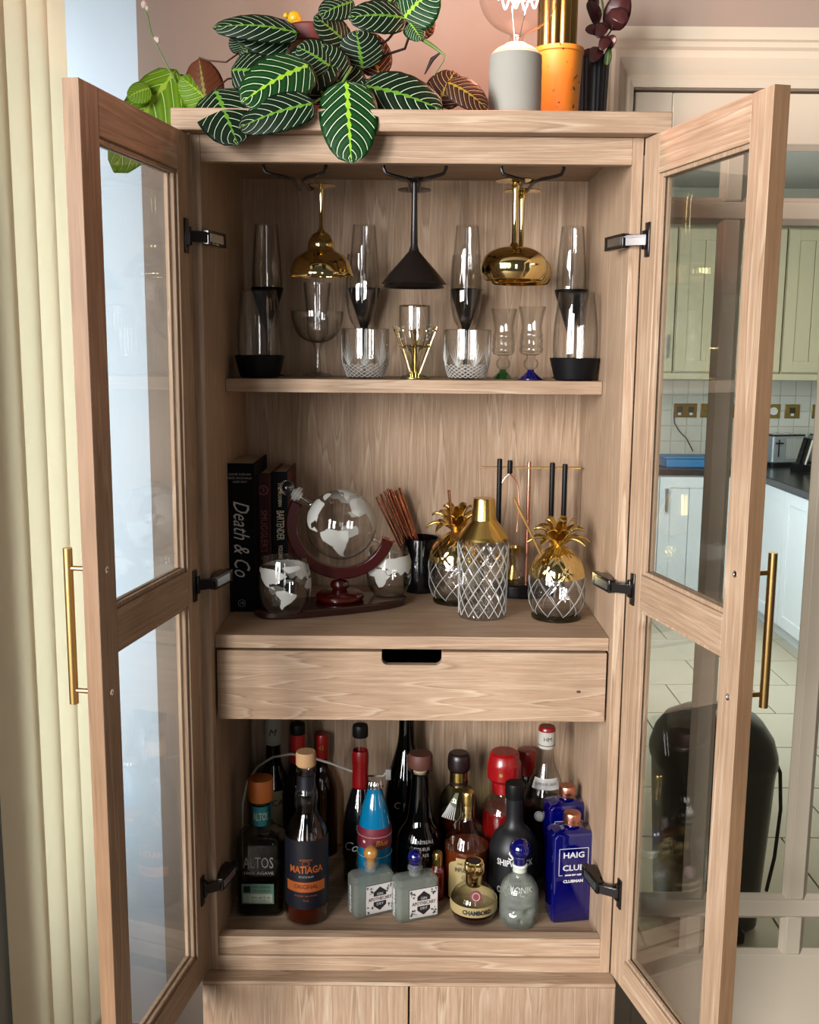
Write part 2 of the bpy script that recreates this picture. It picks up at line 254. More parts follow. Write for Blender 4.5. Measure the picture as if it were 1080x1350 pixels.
# ---------------------------------------------------------------- mesh helpers
class MB:
    def __init__(s): s.v = []; s.f = []; s.m = []; s.uv = None; s.smooth = True
    def add(s, vs, fs, m=0):
        o = len(s.v); s.v += [tuple(p) for p in vs]; s.f += [tuple(i+o for i in f) for f in fs]; s.m += [m]*len(fs); return s
    def box(s, a, b, m=0, M=None):
        x0, y0, z0 = a; x1, y1, z1 = b
        vs = [(x0, y0, z0), (x1, y0, z0), (x1, y1, z0), (x0, y1, z0), (x0, y0, z1), (x1, y0, z1), (x1, y1, z1), (x0, y1, z1)]
        if M: vs = [M @ Vector(p) for p in vs]
        return s.add(vs, [(0, 3, 2, 1), (4, 5, 6, 7), (0, 1, 5, 4), (1, 2, 6, 5), (2, 3, 7, 6), (3, 0, 4, 7)], m)
    def beam(s, p, q, w, h, m=0, up=(0, 0, 1)):          # box from p to q
        p, q = Vector(p), Vector(q); d = (q-p); l = d.length; d.normalize(); sd = d.cross(Vector(up)).normalized(); u = sd.cross(d)
        vs = []
        for t in (p, q):
            for a, b in ((-1, -1), (1, -1), (1, 1), (-1, 1)): vs.append(t+sd*a*w/2+u*b*h/2)
        return s.add(vs, [(0, 1, 2, 3), (7, 6, 5, 4), (0, 4, 5, 1), (1, 5, 6, 2), (2, 6, 7, 3), (3, 7, 4, 0)], m)
    def lathe(s, prof, seg=40, c=(0, 0), m=0, fn=None, caps=True, sq=None, ang=0):
        """prof: (r, z) list. sq: superellipse exponent for squarish bottles; fn(r,z,a)->r relief"""
        vs = []; fs = []; n = len(prof)
        for r, z in prof:
            for k in range(seg):
                a = 2*PI*k/seg; rr = fn(r, z, a) if fn else r
                ca, sa = math.cos(a), math.sin(a)
                if sq:
                    q = (abs(ca)**sq[0]+abs(sa)**sq[0])**(-1/sq[0]); x, y = rr*q*ca, rr*q*sa*sq[1]
                else: x, y = rr*ca, rr*sa
                if ang: x, y = x*math.cos(ang)-y*math.sin(ang), x*math.sin(ang)+y*math.cos(ang)
                vs.append((c[0]+x, c[1]+y, z))
        for i in range(n-1):
            for k in range(seg):
                k2 = (k+1) % seg; fs.append((i*seg+k, i*seg+k2, (i+1)*seg+k2, (i+1)*seg+k))
        if caps:
            if prof[0][0] > 1e-5: fs.append(tuple(reversed(range(seg))))
            if prof[-1][0] > 1e-5: fs.append(tuple((n-1)*seg+k for k in range(seg)))
        return s.add(vs, fs, m)
    def tube(s, pts, r, seg=8, m=0, closed=False):
        pts = [Vector(p) for p in pts]; n = len(pts); vs = []; fs = []
        prev = None
        for i, p in enumerate(pts):
            if closed: t = pts[(i+1) % n]-pts[i-1]
            else: t = pts[min(i+1, n-1)]-pts[max(i-1, 0)]
            t.normalize()
            if prev is None: a = t.cross(Vector((0, 0, 1)) if abs(t.z) < 0.9 else Vector((1, 0, 0))).normalized()
            else: a = (prev-t*prev.dot(t)).normalized()
            prev = a; b = t.cross(a); rr = r[i] if isinstance(r, (list, tuple)) else r
            for k in range(seg): vs.append(p+a*math.cos(2*PI*k/seg)*rr+b*math.sin(2*PI*k/seg)*rr)
        for i in range(n if closed else n-1):
            for k in range(seg):
                k2 = (k+1) % seg; j = (i+1) % n; fs.append((i*seg+k, i*seg+k2, j*seg+k2, j*seg+k))
        if not closed: fs += [tuple(reversed(range(seg))), tuple((n-1)*seg+k for k in range(seg))]
        return s.add(vs, fs, m)
    def ball(s, c, r, m=0, seg=24, sz=1.0):
        p = [(max(1e-6, r*math.sin(PI*i/14)), c[2]-r*sz*math.cos(PI*i/14)) for i in range(15)]
        return s.lathe(p, seg, (c[0], c[1]), m, caps=False)
    def prism(s, poly, y0, y1, m=0):                     # outline in xz, extruded along y
        n = len(poly); vs = [(x, y0, z) for x, z in poly]+[(x, y1, z) for x, z in poly]
        fs = [tuple(range(n)), tuple(range(2*n-1, n-1, -1))]+[(i, i+n, (i+1) % n+n, (i+1) % n) for i in range(n)]
        return s.add(vs, fs, m)
    def slab(s, poly, z0, z1, m=0):                      # outline in xy, extruded along z
        n = len(poly); vs = [(x, y, z0) for x, y in poly]+[(x, y, z1) for x, y in poly]
        fs = [tuple(range(n-1, -1, -1)), tuple(range(n, 2*n))]+[(i, (i+1) % n, (i+1) % n+n, i+n) for i in range(n)]
        return s.add(vs, fs, m)
    def build(s, name, mats, parent=None, label=None, bevel=0, angle=32, flat=False):
        me = bpy.data.meshes.new(name); me.from_pydata(s.v, [], s.f)
        if isinstance(mats, str): mats = [mats]
        for x in mats: me.materials.append(MATS[x])
        me.polygons.foreach_set('material_index', s.m)
        if s.uv:
            l = me.uv_layers.new(name='UVMap')
            for lp in me.loops: l.data[lp.index].uv = s.uv[lp.vertex_index]
        if not flat:
            me.polygons.foreach_set('use_smooth', [True]*len(s.f)); me.set_sharp_from_angle(angle=math.radians(angle))
        me.update()
        o = bpy.data.objects.new(name, me); C.objects.link(o)
        if parent: o.parent = parent
        if label: o['label'] = label
        if bevel:
            b = o.modifiers.new('bevel', 'BEVEL'); b.width = bevel; b.segments = 2; b.limit_method = 'ANGLE'; b.angle_limit = math.radians(40)
        return o
def thing(name, label, cat, loc=(0, 0, 0), rz=0, group=None):
    o = bpy.data.objects.new(name, None); o.empty_display_size = 0.02; C.objects.link(o)
    o.location = loc; o.rotation_euler = (0, 0, rz); o['label'] = label; o['category'] = cat
    if group: o['group'] = group
    return o
def struct(o): o['kind'] = 'structure'; return o
def dup(root, loc, rz=None, label=None):
    r = root.copy(); C.objects.link(r); r.location = loc
    if rz is not None: r.rotation_euler = (0, 0, rz)
    if label: r['label'] = label
    for ch in list(root.children):
        c = ch.copy(); C.objects.link(c); c.parent = r
        for g in list(ch.children):
            d = g.copy(); C.objects.link(d); d.parent = c
    return r
_tc = {}
def text_geo(s, size, shear=0.0, align='CENTER', space=1.0, bold=0.0):
    cu = bpy.data.curves.new('lettering', 'FONT'); cu.body = s; cu.size = size; cu.align_x = align; cu.align_y = 'CENTER'
    cu.shear = shear; cu.space_character = space; cu.resolution_u = 2; cu.offset = bold
    ob = bpy.data.objects.new('lettering', cu); me = bpy.data.meshes.new_from_object(ob)
    vs = [tuple(v.co) for v in me.vertices]; fs = [tuple(p.vertices) for p in me.polygons]
    bpy.data.objects.remove(ob); bpy.data.curves.remove(cu); bpy.data.meshes.remove(me)
    return vs, fs
def text_flat(s, size, org, right, up, mat, parent, width=None, thick=0.0003, **k):
    vs, fs = text_geo(s, size, **k)
    if width:
        x0 = min(v[0] for v in vs); x1 = max(v[0] for v in vs); q = width/(x1-x0)
    else: q = 1
    org, right, up = Vector(org), Vector(right).normalized(), Vector(up).normalized(); n = right.cross(up)
    mb = MB(); mb.add([org+right*v[0]*q+up*v[1]+n*thick for v in vs], fs)
    return mb.build('lettering', mat, parent, flat=True)
def text_round(s, size, R, z, a0, mat, parent, width=None, **k):
    vs, fs = text_geo(s, size, **k)
    if width:
        x0 = min(v[0] for v in vs); x1 = max(v[0] for v in vs); q = width/(x1-x0)
    else: q = 1
    mb = MB(); rf = R if callable(R) else (lambda zz: R)
    mb.add([(rf(z+v[1])*math.sin(a0+v[0]*q/rf(z)), -rf(z+v[1])*math.cos(a0+v[0]*q/rf(z)), z+v[1]) for v in vs], fs)
    return mb.build('lettering', mat, parent, flat=True)
def label_round(R, z0, z1, half, a0, mat, parent, name='paper_label', label=None, nz=6, shape=None):
    rf = R if callable(R) else (lambda zz: R); mb = MB(); n = 20; vs = []; fs = []
    for j in range(nz+1):
        z = z0+(z1-z0)*j/nz; hh = half*(shape(j/nz) if shape else 1)
        for i in range(n+1):
            a = a0-hh+2*hh*i/n
            vs.append((rf(z)*math.sin(a), -rf(z)*math.cos(a), z))
    for j in range(nz):
        for i in range(n): fs.append((j*(n+1)+i, j*(n+1)+i+1, (j+1)*(n+1)+i+1, (j+1)*(n+1)+i))
    mb.add(vs, fs); return mb.build(name, mat, parent, label=label)

# ================================================================ THE SETTING
WT = 2.62; FL = -0.12
def sbox(name, a, b, mat): m = MB(); m.box(a, b); return struct(m.build(name, mat, flat=True))
BY = 0.50                                             # face of the back wall
m = MB()
m.box((-0.597, BY, FL), (0.412, BY+0.10, WT)); m.box((0.412, BY, 2.17), (1.75, BY+0.10, WT)); m.box((1.70, BY, FL), (2.6, BY+0.10, WT))
struct(m.build('wall_back', 'wall_paint', flat=True))
sbox('wall_jamb', (-1.45, BY+0.10, FL), (-0.597, BY+0.18, WT), 'jamb_paint')
m = MB(); m.box((-1.45, -0.45, FL), (-0.748, 0.005, WT)); m.box((-1.45, 0.005, FL), (-1.30, 0.60, 0.30)); m.box((-1.45, 0.005, 2.45), (-1.30, 0.60, WT))
struct(m.build('wall_left', 'grey_wall', flat=True))
sbox('floor', (-2.4, -2.9, FL-0.05), (2.6, BY+0.05, FL), 'floorboards')
sbox('ceiling', (-1.45, -0.9, WT), (2.6, BY+0.18, WT+0.06), 'ceiling_paint')
# window frame behind the blinds
wo = MB(); wo.box((-1.38, 0.006, 0.30), (-1.33, 0.05, 2.45)); wo.box((-1.38, 0.54, 0.30), (-1.33, 0.60, 2.45)); wo.box((-1.38, 0.05, 0.30), (-1.33, 0.54, 0.36)); wo.box((-1.38, 0.05, 2.39), (-1.33, 0.54, 2.45))
win = struct(wo.build('window_1', 'white_plastic'))
g = MB(); g.box((-1.358, 0.05, 0.36), (-1.352, 0.54, 2.39)); g.build('glass_pane', 'pane_glass', win)

# architrave around the kitchen doorway, stepped profile
def arch_prof():                                      # (offset from opening, proud of wall)
    return [(0.0, 0.0), (0.0, 0.012), (0.012, 0.016), (0.020, 0.010), (0.030, 0.018), (0.046, 0.024), (0.058, 0.022), (0.066, 0.012), (0.074, 0.014), (0.082, 0.0)]
ax0, ax1, az = 0.466, 1.62, 2.172
m = MB(); vs = []; pr = arch_prof()
for (cx, cz, sx, sz) in ((ax0, FL, -1, 0), (ax0, az, -1, 1), (ax1, az, 1, 1), (ax1, FL, 1, 0)):
    for o_, p_ in pr: vs.append((cx+sx*o_*0.75, BY-p_, cz+sz*o_*1.25))
n = len(pr); m.add(vs, [(i*n+k, i*n+k+1, (i+1)*n+k+1, (i+1)*n+k) for i in range(3) for k in range(n-1)])
struct(m.build('trim_1', 'white_paint', angle=20))
m = MB(); m.box((0.408, BY-0.004, 2.172+0.10), (1.75, BY+0.001, 2.172+0.125)); struct(m.build('trim_2', 'white_paint'))

# glazed door to the kitchen: margin panes round a tall centre light
DX0, DX1, DZ1, DY = 0.473, 1.60, 2.1675, BY+0.012
gd = MB(); gd.box((DX0, DY, FL+0.01), (0.556, DY+0.04, DZ1)); gdo = struct(gd.build('door_1', 'white_paint', bevel=0.002))
gdo['label'] = 'white glazed kitchen door, hanging stile'
def dpart(name, a, b, mat='white_paint', bev=0.004):
    q = MB(); q.box(a, b); return q.build(name, mat, gdo, bevel=bev)
dpart('stile', (DX1-0.09, DY, FL+0.01), (DX1, DY+0.04, DZ1))
colx = [(0.556, 0.682), (0.720, 0.928), (0.968, DX1-0.09-0.16), (DX1-0.212, DX1-0.09)]
rowz = [(0.142, 0.243), (0.288, 1.902), (1.940, 2.060)]
dpart('top_rail', (0.556, DY, 2.060), (DX1-0.09, DY+0.04, DZ1)); dpart('bottom_panel', (0.556, DY+0.004, FL+0.01), (DX1-0.09, DY+0.04, 0.142))
dpart('rail', (0.556, DY, 0.243), (DX1-0.09, DY+0.04, 0.288)); dpart('rail', (0.556, DY, 1.902), (DX1-0.09, DY+0.04, 1.940))
for zi in range(3):
    for xa, xb in ((0.682, 0.720), (0.928, 0.968), (DX1-0.25, DX1-0.212)):
        dpart('mullion', (xa, DY, rowz[zi][0]), (xb, DY+0.04, rowz[zi][1]))
    for xa, xb in colx:
        z0, z1 = rowz[zi]
        q = MB(); q.box((xa-0.003, DY+0.018, z0-0.003), (xb+0.003, DY+0.023, z1+0.003)); q.build('glass_pane', 'screen_glass', gdo, flat=True)
        q = MB(); t = 0.010                                     # sloped glazing bead
        for a, b, c_, d_ in (((xa, z0), (xb, z0), (xb-t, z0+t), (xa+t, z0+t)), ((xb, z0), (xb, z1), (xb-t, z1-t), (xb-t, z0+t)), ((xb, z1), (xa, z1), (xa+t, z1-t), (xb-t, z1-t)), ((xa, z1), (xa, z0), (xa+t, z0+t), (xa+t, z1-t))):
            v8 = [(a[0], DY+0.003, a[1]), (b[0], DY+0.003, b[1]), (c_[0], DY+0.014, c_[1]), (d_[0], DY+0.014, d_[1]), (a[0], DY+0.018, a[1]), (b[0], DY+0.018, b[1]), (c_[0], DY+0.018, c_[1]), (d_[0], DY+0.018, d_[1])]
            q.add(v8, [(0, 1, 2, 3), (7, 6, 5, 4), (3, 2, 6, 7), (0, 4, 5, 1)])
        q.build('glazing_bead', 'white_paint', gdo, flat=True)

# ---------------------------------------------------------------- kitchen beyond
KY = 4.95                                             # far kitchen wall
kw = sbox('wall_kitchen', (0.2, KY, 0), (3.2, KY+0.1, 2.62), 'kitchen_wall')
kr = sbox('wall_right', (2.72, BY+0.1, 0), (2.82, KY, 2.62), 'kitchen_wall')
kl = sbox('wall_kitchen_left', (0.40, BY+0.1, 0), (0.46, 2.1, 2.62), 'kitchen_wall')
sbox('ceiling_kitchen', (0.2, BY+0.1, 2.62), (3.2, KY+0.1, 2.68), 'ceiling_paint')
kf = sbox('floor_kitchen', (0.2, BY+0.06, -0.05), (3.2, KY, -0.004), 'floor_grout')
t = MB(); t.box((0.003, 0.003, -0.004), (0.397, 0.397, 0.003)); t0 = t.build('floor_tile', 'floor_tile', kf, bevel=0.001)
first = True
for i in range(6):
    for j in range(11):
        o = t0 if first else t0.copy()
        if not first: C.objects.link(o); o.parent = kf
        first = False; o.location = (0.45+i*0.4+(0.2 if j % 2 else 0)-0.2, BY+0.12+j*0.4, 0)
# splashback tiles
t = MB(); t.box((0.0015, -0.006, 0.0015), (0.0985, 0.001, 0.0985)); t0 = t.build('wall_tile', 'tile_white', kw, bevel=0.0012)
first = True; rnd = random.Random(3)
for i in range(16):
    for j in range(6):
        o = t0 if first else t0.copy()
        if not first: C.objects.link(o); o.parent = kw
        first = False; o.location = (1.10+i*0.1+rnd.uniform(-.0004, .0004), KY-0.001, 0.92+j*0.1)
def unit(name, label, cat, x0, x1, y0, y1, z0, z1, mat, nd, handle, face='y', grp=None, hz=None, grooves=True):
    """cupboard unit; doors on its front (-y) face, or on its left (-x) face"""
    t = thing(name, label, cat, ((x0+x1)/2, (y0+y1)/2, z0), group=grp)
    hx, hy, h = (x1-x0)/2, (y1-y0)/2, z1-z0
    b = MB(); b.box((-hx, -hy, 0), (hx, hy, h)); b.build('carcass', mat, t)
    w = (2*hx if face == 'y' else 2*hy)/nd
    for k in range(nd):
        a, c_ = -(hx if face == 'y' else hy)+k*w+0.003, -(hx if face == 'y' else hy)+(k+1)*w-0.003
        d = MB()
        def pb(u0, u1, v0, v1, p0, p1):
            if face == 'y': d.box((u0, -hy-p1, v0), (u1, -hy-p0, v1))
            else: d.box((-hx-p1, u0, v0), (-hx-p0, u1, v1))
        s_ = 0.065; pb(a, a+s_, 0.01, h-0.01, 0.001, 0.02); pb(c_-s_, c_, 0.01, h-0.01, 0.001, 0.02)
        pb(a+s_, c_-s_, 0.01, 0.01+s_, 0.001, 0.02); pb(a+s_, c_-s_, h-0.01-s_, h-0.01, 0.001, 0.02)
        if grooves:
            ng = max(2, int((c_-a-2*s_)/0.09)); gw = (c_-a-2*s_)/ng
            for q in range(ng): pb(a+s_+q*gw+0.002, a+s_+(q+1)*gw-0.002, 0.01+s_, h-0.01-s_, 0.001, 0.012)
        else: pb(a+s_, c_-s_, 0.01+s_, h-0.01-s_, 0.001, 0.012)
        dd = d.build('door', mat, t, bevel=0.0012)
        if handle:
            hh = MB(); ux = (a+0.035) if (k+handle) % 2 else (c_-0.035); zc = hz if hz is not None else h/2
            if face == 'y':
                hh.box((ux-0.008, -hy-0.050, zc-0.07), (ux+0.008, -hy-0.040, zc+0.07)); hh.box((ux-0.007, -hy-0.041, zc+0.05), (ux+0.007, -hy-0.019, zc+0.066)); hh.box((ux-0.007, -hy-0.041, zc-0.066), (ux+0.007, -hy-0.019, zc-0.05))
            else:
                hh.box((-hx-0.050, ux-0.008, zc-0.07), (-hx-0.040, ux+0.008, zc+0.07)); hh.box((-hx-0.041, ux-0.007, zc+0.05), (-hx-0.019, ux+0.007, zc+0.066)); hh.box((-hx-0.041, ux-0.007, zc-0.066), (-hx-0.019, ux+0.007, zc-0.05))
            hh.build('handle', 'steel', dd)
    return t
UY = KY-0.34
unit('wall_cupboard', 'sage cream wall cupboard behind the left margin panes, bar handle low down', 'cupboard', 1.02, 1.60, UY, KY-0.005, 1.47, 2.34, 'sage_unit', 1, 2, grp='kitchen wall cupboards', hz=0.16)
unit('wall_cupboard', 'sage cream wall cupboard above the toaster', 'cupboard', 1.61, 2.26, UY, KY-0.005, 1.47, 2.34, 'sage_unit', 2, 0, grp='kitchen wall cupboards')
unit('wall_cupboard', 'sage cream wall cupboard in the far right corner of the kitchen', 'cupboard', 2.27, 2.70, UY, KY-0.005, 1.47, 2.34, 'sage_unit', 1, 0, grp='kitchen wall cupboards')
m = MB(); m.box((1.02, UY-0.03, 1.43), (2.71, UY-0.005, 1.469)); t = thing('pelmet', 'sage cream light pelmet strip running under the wall cupboards', 'pelmet'); m.build('board', 'sage_unit', t, bevel=0.003)
unit('base_cupboard', 'white base cupboard under the black worktop at the back of the kitchen', 'cupboard', 1.02, 1.98, 4.37, KY-0.005, 0.10, 0.865, 'white_unit', 2, 2, grp='kitchen base cupboards', hz=0.62)
unit('base_cupboard', 'white base cupboard run coming forward on the right of the kitchen', 'cupboard', 2.06, 2.69, 3.15, 4.36, 0.10, 0.865, 'white_unit', 2, 1, face='x', grp='kitchen base cupboards', hz=0.60, grooves=False)
t = thing('worktop', 'black L-shaped kitchen worktop under the toaster', 'worktop', (2.0, 4.3, 0.866))
m = MB(); m.slab([(-0.98, 0.64), (-0.98, 0.04), (0.02, 0.04), (0.02, -1.17), (0.70, -1.17), (0.70, 0.64)], 0, 0.038); m.build('slab', 'worktop_black', t, bevel=0.003)
t = thing('plinth', 'black kickboard under the white base cupboards', 'plinth', (2.0, 4.3, 0))
m = MB(); m.slab([(-0.98, 0.60), (-0.98, 0.13), (0.12, 0.13), (0.12, -1.13), (0.68, -1.13), (0.68, 0.60)], 0.001, 0.098); m.build('board', 'white_unit', t)
# brass socket and switch plates
def plate(label, x, w, kind):
    t = thing('socket_plate', label, 'socket', (x, KY-0.0075, 1.22), group='brass wall plates over the worktop')
    m = MB(); m.box((-w/2, -0.008, -0.045), (w/2, 0, 0.045)); m.build('faceplate', 'antique_brass', t, bevel=0.002)
    if kind == 'dial':
        m = MB(); m.lathe([(0.026, 0), (0.027, 0.004), (0.024, 0.012), (0, 0.012)], 24, m=0); o = m.build('dial', 'white_plastic', t); o.rotation_euler = (PI/2, 0, 0); o.location = (0, -0.008, 0.0)
    elif kind == 'socket':
        for dx in ((0,) if w < 0.1 else (-w/4, w/4)):
            m = MB(); m.box((dx-0.018, -0.0095, -0.012), (dx+0.018, -0.0075, 0.024)); m.build('socket_insert', 'socket_gap', t)
            m = MB(); m.box((dx-0.010, -0.012, -0.030), (dx+0.010, -0.0075, -0.014)); m.build('rocker', 'white_plastic', t, bevel=0.001)
    else:
        for dx in (-0.014, 0.014):
            m = MB(); m.tube([(dx, -0.008, 0), (dx, -0.02, 0.006)], [0.007, 0.004]); m.build('toggle', 'gold', t)
kx = lambda px: W(px, 540, KY).x
plate('brass double socket with a black lead plugged in, behind the left margin pane', kx(903), 0.150, 'socket')
plate('brass toggle plate just right of the double socket', kx(932), 0.088, 'toggle')
plate('brass toggle plate half hidden by the white mullion', kx(962), 0.088, 'toggle')
plate('brass plate with a round white dial over the toaster', kx(1019), 0.088, 'dial')
plate('brass single socket right of the round white dial', kx(1044), 0.096, 'socket')
plate('brass plate with a round white dial at the right edge of the picture', kx(1079), 0.088, 'dial')
# toasters
def toaster(label, px):
    p = Vector((W(px, 600, 4.62).x, 4.62, 0.905))
    t = thing('toaster', label, 'toaster', p, 0.25, group='ribbed steel toasters on the worktop')
    m = MB(); out = []
    def rr(hx, hy, r, n=6):
        pts = []
        for sx, sy, a0 in ((1, 1, 0), (-1, 1, 90), (-1, -1, 180), (1, -1, 270)):
            for k in range(n+1):
                a = math.radians(a0+90*k/n); pts.append((sx*(hx-r)+r*math.cos(a), sy*(hy-r)+r*math.sin(a)))
        return pts
    m.slab(rr(0.125, 0.085, 0.03), 0.022, 0.185); m.build('body', 'toaster_steel', t, bevel=0.006)
    for k in range(14):
        m = MB(); x = -0.03+k*0.0105; m.box((x, -0.0875, 0.04), (x+0.005, -0.084, 0.175)); m.build('rib', 'chrome', t)
    m = MB(); m.slab(rr(0.118, 0.078, 0.03), 0.185, 0.195); m.build('top_plate', 'black_gloss', t)
    m = MB()
    for x in (-0.07, 0.0, 0.07): m.box((x-0.022, -0.05, 0.195), (x+0.022, 0.05, 0.198))
    m.build('slot_trim', 'chrome', t)
    m = MB(); m.box((-0.085, -0.088, 0.06), (-0.078, -0.083, 0.165)); m.build('lever_track', 'black_matt', t)
    m = MB(); m.box((-0.105, -0.100, 0.140), (-0.058, -0.083, 0.148)); m.build('lever', 'black_satin', t)
    m = MB(); m.slab(rr(0.120, 0.080, 0.03), 0.0, 0.022); m.build('base', 'black_satin', t)
toaster('ribbed steel toaster standing under the round white dial', 1031)
toaster('doubled image of the ribbed steel toaster in the door glass, built as an added toaster, cut off by the right edge of the picture', 1095)  # added toaster standing in for the doubled image in the door glass
t = thing('knife_block', 'black knife block with a steel handle leaning beside the toaster', 'knife block', (W(1058, 620, 4.30).x, 4.30, 0.905), 0.3)
m = MB(); m.box((-0.04, -0.05, 0), (0.04, 0.06, 0.04)); m.build('base', 'black_satin', t)
m = MB(); m.beam((0, 0.02, 0.04), (0.045, 0.02, 0.19), 0.05, 0.03, up=(0, 1, 0)); m.build('block', 'black_gloss', t)
m = MB(); m.tube([(-0.002, -0.02, 0.04), (0.04, -0.02, 0.185)], 0.011); m.build('steel_rod', 'chrome', t)
t = thing('storage_tray', 'bright blue plastic tray on the black worktop', 'tray', (W(903, 600, 4.5).x, 4.50, 0.905))
m = MB(); m.slab([(-0.13, -0.09), (0.13, -0.09), (0.15, 0.09), (-0.15, 0.09)], 0, 0.055); m.build('tub', 'blue_plastic', t, bevel=0.008)
m = MB(); m.box((-0.15, -0.10, 0.055), (0.155, 0.095, 0.066)); m.build('lid', 'blue_plastic', t, bevel=0.004)
t = thing('power_lead', 'black lead hanging from the brass double socket to the worktop', 'cable')
p0 = Vector((kx(888), KY-0.02, 1.20)); m = MB(); m.tube([p0, p0+Vector((0.0, -0.02, -0.06)), p0+Vector((0.03, -0.03, -0.11)), p0+Vector((0.08, -0.04, -0.16)), p0+Vector((0.12, -0.06, -0.24))], 0.004); m.build('cord', 'black_matt', t)

# black bin beyond the glazed door
t = thing('kitchen_bin', 'tall black plastic bin with a domed lid behind the glazed door', 'bin', (0.852, 0.93, 0.001), 0.0)
t.scale = (0.90, 0.88, 0.90)
prof = [(0.130, 0), (0.150, 0.02), (0.165, 0.30), (0.175, 0.50), (0.178, 0.53)]
m = MB(); m.lathe(prof, 40, sq=(4, 0.85)); m.build('body', 'black_bin', t)
m = MB(); m.lathe([(0.185, 0.53), (0.188, 0.545), (0.186, 0.57), (0.172, 0.62), (0.142, 0.665), (0.09, 0.695), (0.03, 0.705), (0.0, 0.706)], 40, sq=(3.2, 0.85)); m.build('lid', 'black_bin', t)
m = MB(); m.tube([(0.180, -0.02, 0.56), (0.205, -0.03, 0.50), (0.214, -0.03, 0.38), (0.205, -0.03, 0.22), (0.190, -0.02, 0.10)], 0.006); m.build('strap', 'black_satin', t)
m = MB(); m.box((-0.10, -0.175, 0.005), (0.08, -0.11, 0.045)); m.build('pedal', 'black_satin', t, bevel=0.008)
# stone floor step below keeps to the kitchen floor

# ---------------------------------------------------------------- vertical blinds at the left window
bx = -0.722
hr = thing('vertical_blind', 'cream vertical blind drawn at the window left of the cabinet', 'blind', (bx, 0.083, 0.06))
m = MB(); m.box((-0.02, -0.32, 2.442), (0.02, 0.30, 2.475)); m.build('rail', 'white_plastic', hr)
slat_y = [0.305, 0.195, 0.083, -0.028]
for i, y in enumerate(slat_y):
    m = MB(); w = 0.127; n = 8; pts = []
    for k in range(n+1):
        u = -w/2+w*k/n; pts.append((0.006*(1-(2*u/w)**2)+0.0, u))
    poly = [(x, u) for x, u in pts]+[(x-0.0012, u) for x, u in reversed(pts)]
    # strip mesh (shallow curve across the slat)
    vs = []
    for z in (0, 2.44): vs += [(x, u, z) for x, u in poly]
    q = len(poly); fs = [(k, (k+1) % q, (k+1) % q+q, k+q) for k in range(q)]
    fs += [(k+1, k, q-1-k, q-2-k) for k in range(n)] + [(q+k, q+k+1, 2*q-2-k, 2*q-1-k) for k in range(n)]
    m.add(vs, fs); t = m.build('slat', 'blind_fabric', hr); t.location = (0, y-0.083, 0); t.rotation_euler = (0, 0, math.radians(-14))
    m = MB(); m.box((-0.003, -w/2+0.004, -0.0), (-0.0015, w/2-0.004, 0.035)); m.build('weight', 'white_plastic', t)

# ================================================================ THE CABINET
HW, TP, DEP = 0.37, 0.019, 0.455
ZRT, ZRB = 1.9747, 1.9299
cab = thing('drinks_cabinet', 'tall pale oak drinks cabinet with both glazed doors open', 'cabinet', (0, 0, 0))
def cp(name, a, b, mat, bev=0.0012, label=None):
    m = MB(); m.box(a, b); return m.build(name, mat, cab, label=label, bevel=bev)
cp('side_panel', (-HW-TP, 0, 0.4215), (-HW, DEP+0.02, ZRT+0.0), 'oak_z'); cp('side_panel', (HW, 0, 0.4215), (HW+TP, DEP+0.02, ZRT), 'oak_z')
cp('back_panel', (-HW, DEP, 0.425), (HW, DEP+0.018, ZRT), 'oak_z', 0)
cp('top_board', (-0.4115, -0.035, ZRT+0.0005), (0.4275, DEP+0.035, 2.0105), 'oak_x', 0.002)
cp('top_rail', (-HW, 0.0, ZRB), (HW, 0.02, ZRT), 'oak_x')
cp('inner_top_panel', (-HW, 0.021, ZRT-0.004), (HW, DEP, ZRT+0.0), 'oak_x', 0)
FZ = 0.4555
cp('bottom_board', (-HW, 0.031, FZ-0.02), (HW, DEP, FZ), 'oak_x', 0)
cp('front_lip', (-HW, 0.006, 0.4515), (HW, 0.031, 0.4885), 'oak_x', 0.0008)
cp('bottom_rail', (-HW-TP, 0.0005, 0.4215), (HW+TP, 0.03, 0.4512), 'oak_x', 0.0006)
S1, S2 = 1.555, 1.0833
cp('shelf', (-HW+0.0006, 0.199, S1-0.026), (HW-0.0006, DEP, S1), 'oak_x', 0.001, 'upper oak shelf, set back from the front')
cp('shelf', (-HW+0.0006, 0.034, S2-0.025), (HW-0.0006, DEP, S2), 'oak_x', 0.001, 'deep lower oak shelf above the drawer')
# drawer with finger cut-out
m = MB(); nz = []; zt, zb = 1.0545, 0.920; hw, sl, rr_ = 0.0562, 1.0285, 0.012
poly = [(-0.366, zb), (0.366, zb), (0.366, zt), (hw, zt)]
for k in range(7): a = -PI/2*k/6; poly.append((hw-rr_+rr_*math.cos(a), sl+rr_+rr_*math.sin(a)))
for k in range(7): a = -PI/2-PI/2*k/6; poly.append((-hw+rr_+rr_*math.cos(a), sl+rr_+rr_*math.sin(a)))
poly += [(-hw, zt), (-0.366, zt)]
m.prism(poly, 0.030, 0.048); dr = m.build('drawer', 'oak_x', cab, bevel=0.001)
m = MB(); m.box((-0.352, 0.049, 0.928), (0.352, 0.050+0.30, 0.934)); m.box((-0.352, 0.049, 0.934), (-0.342, 0.35, 1.03)); m.box((0.342, 0.049, 0.934), (0.352, 0.35, 1.03)); m.box((-0.342, 0.342, 0.934), (0.342, 0.35, 1.03)); m.build('drawer_box', 'cherry_dark', dr, 'dark drawer box behind the oak front')
pbr('knot_wood', sr(86, 58, 38), 0.6)
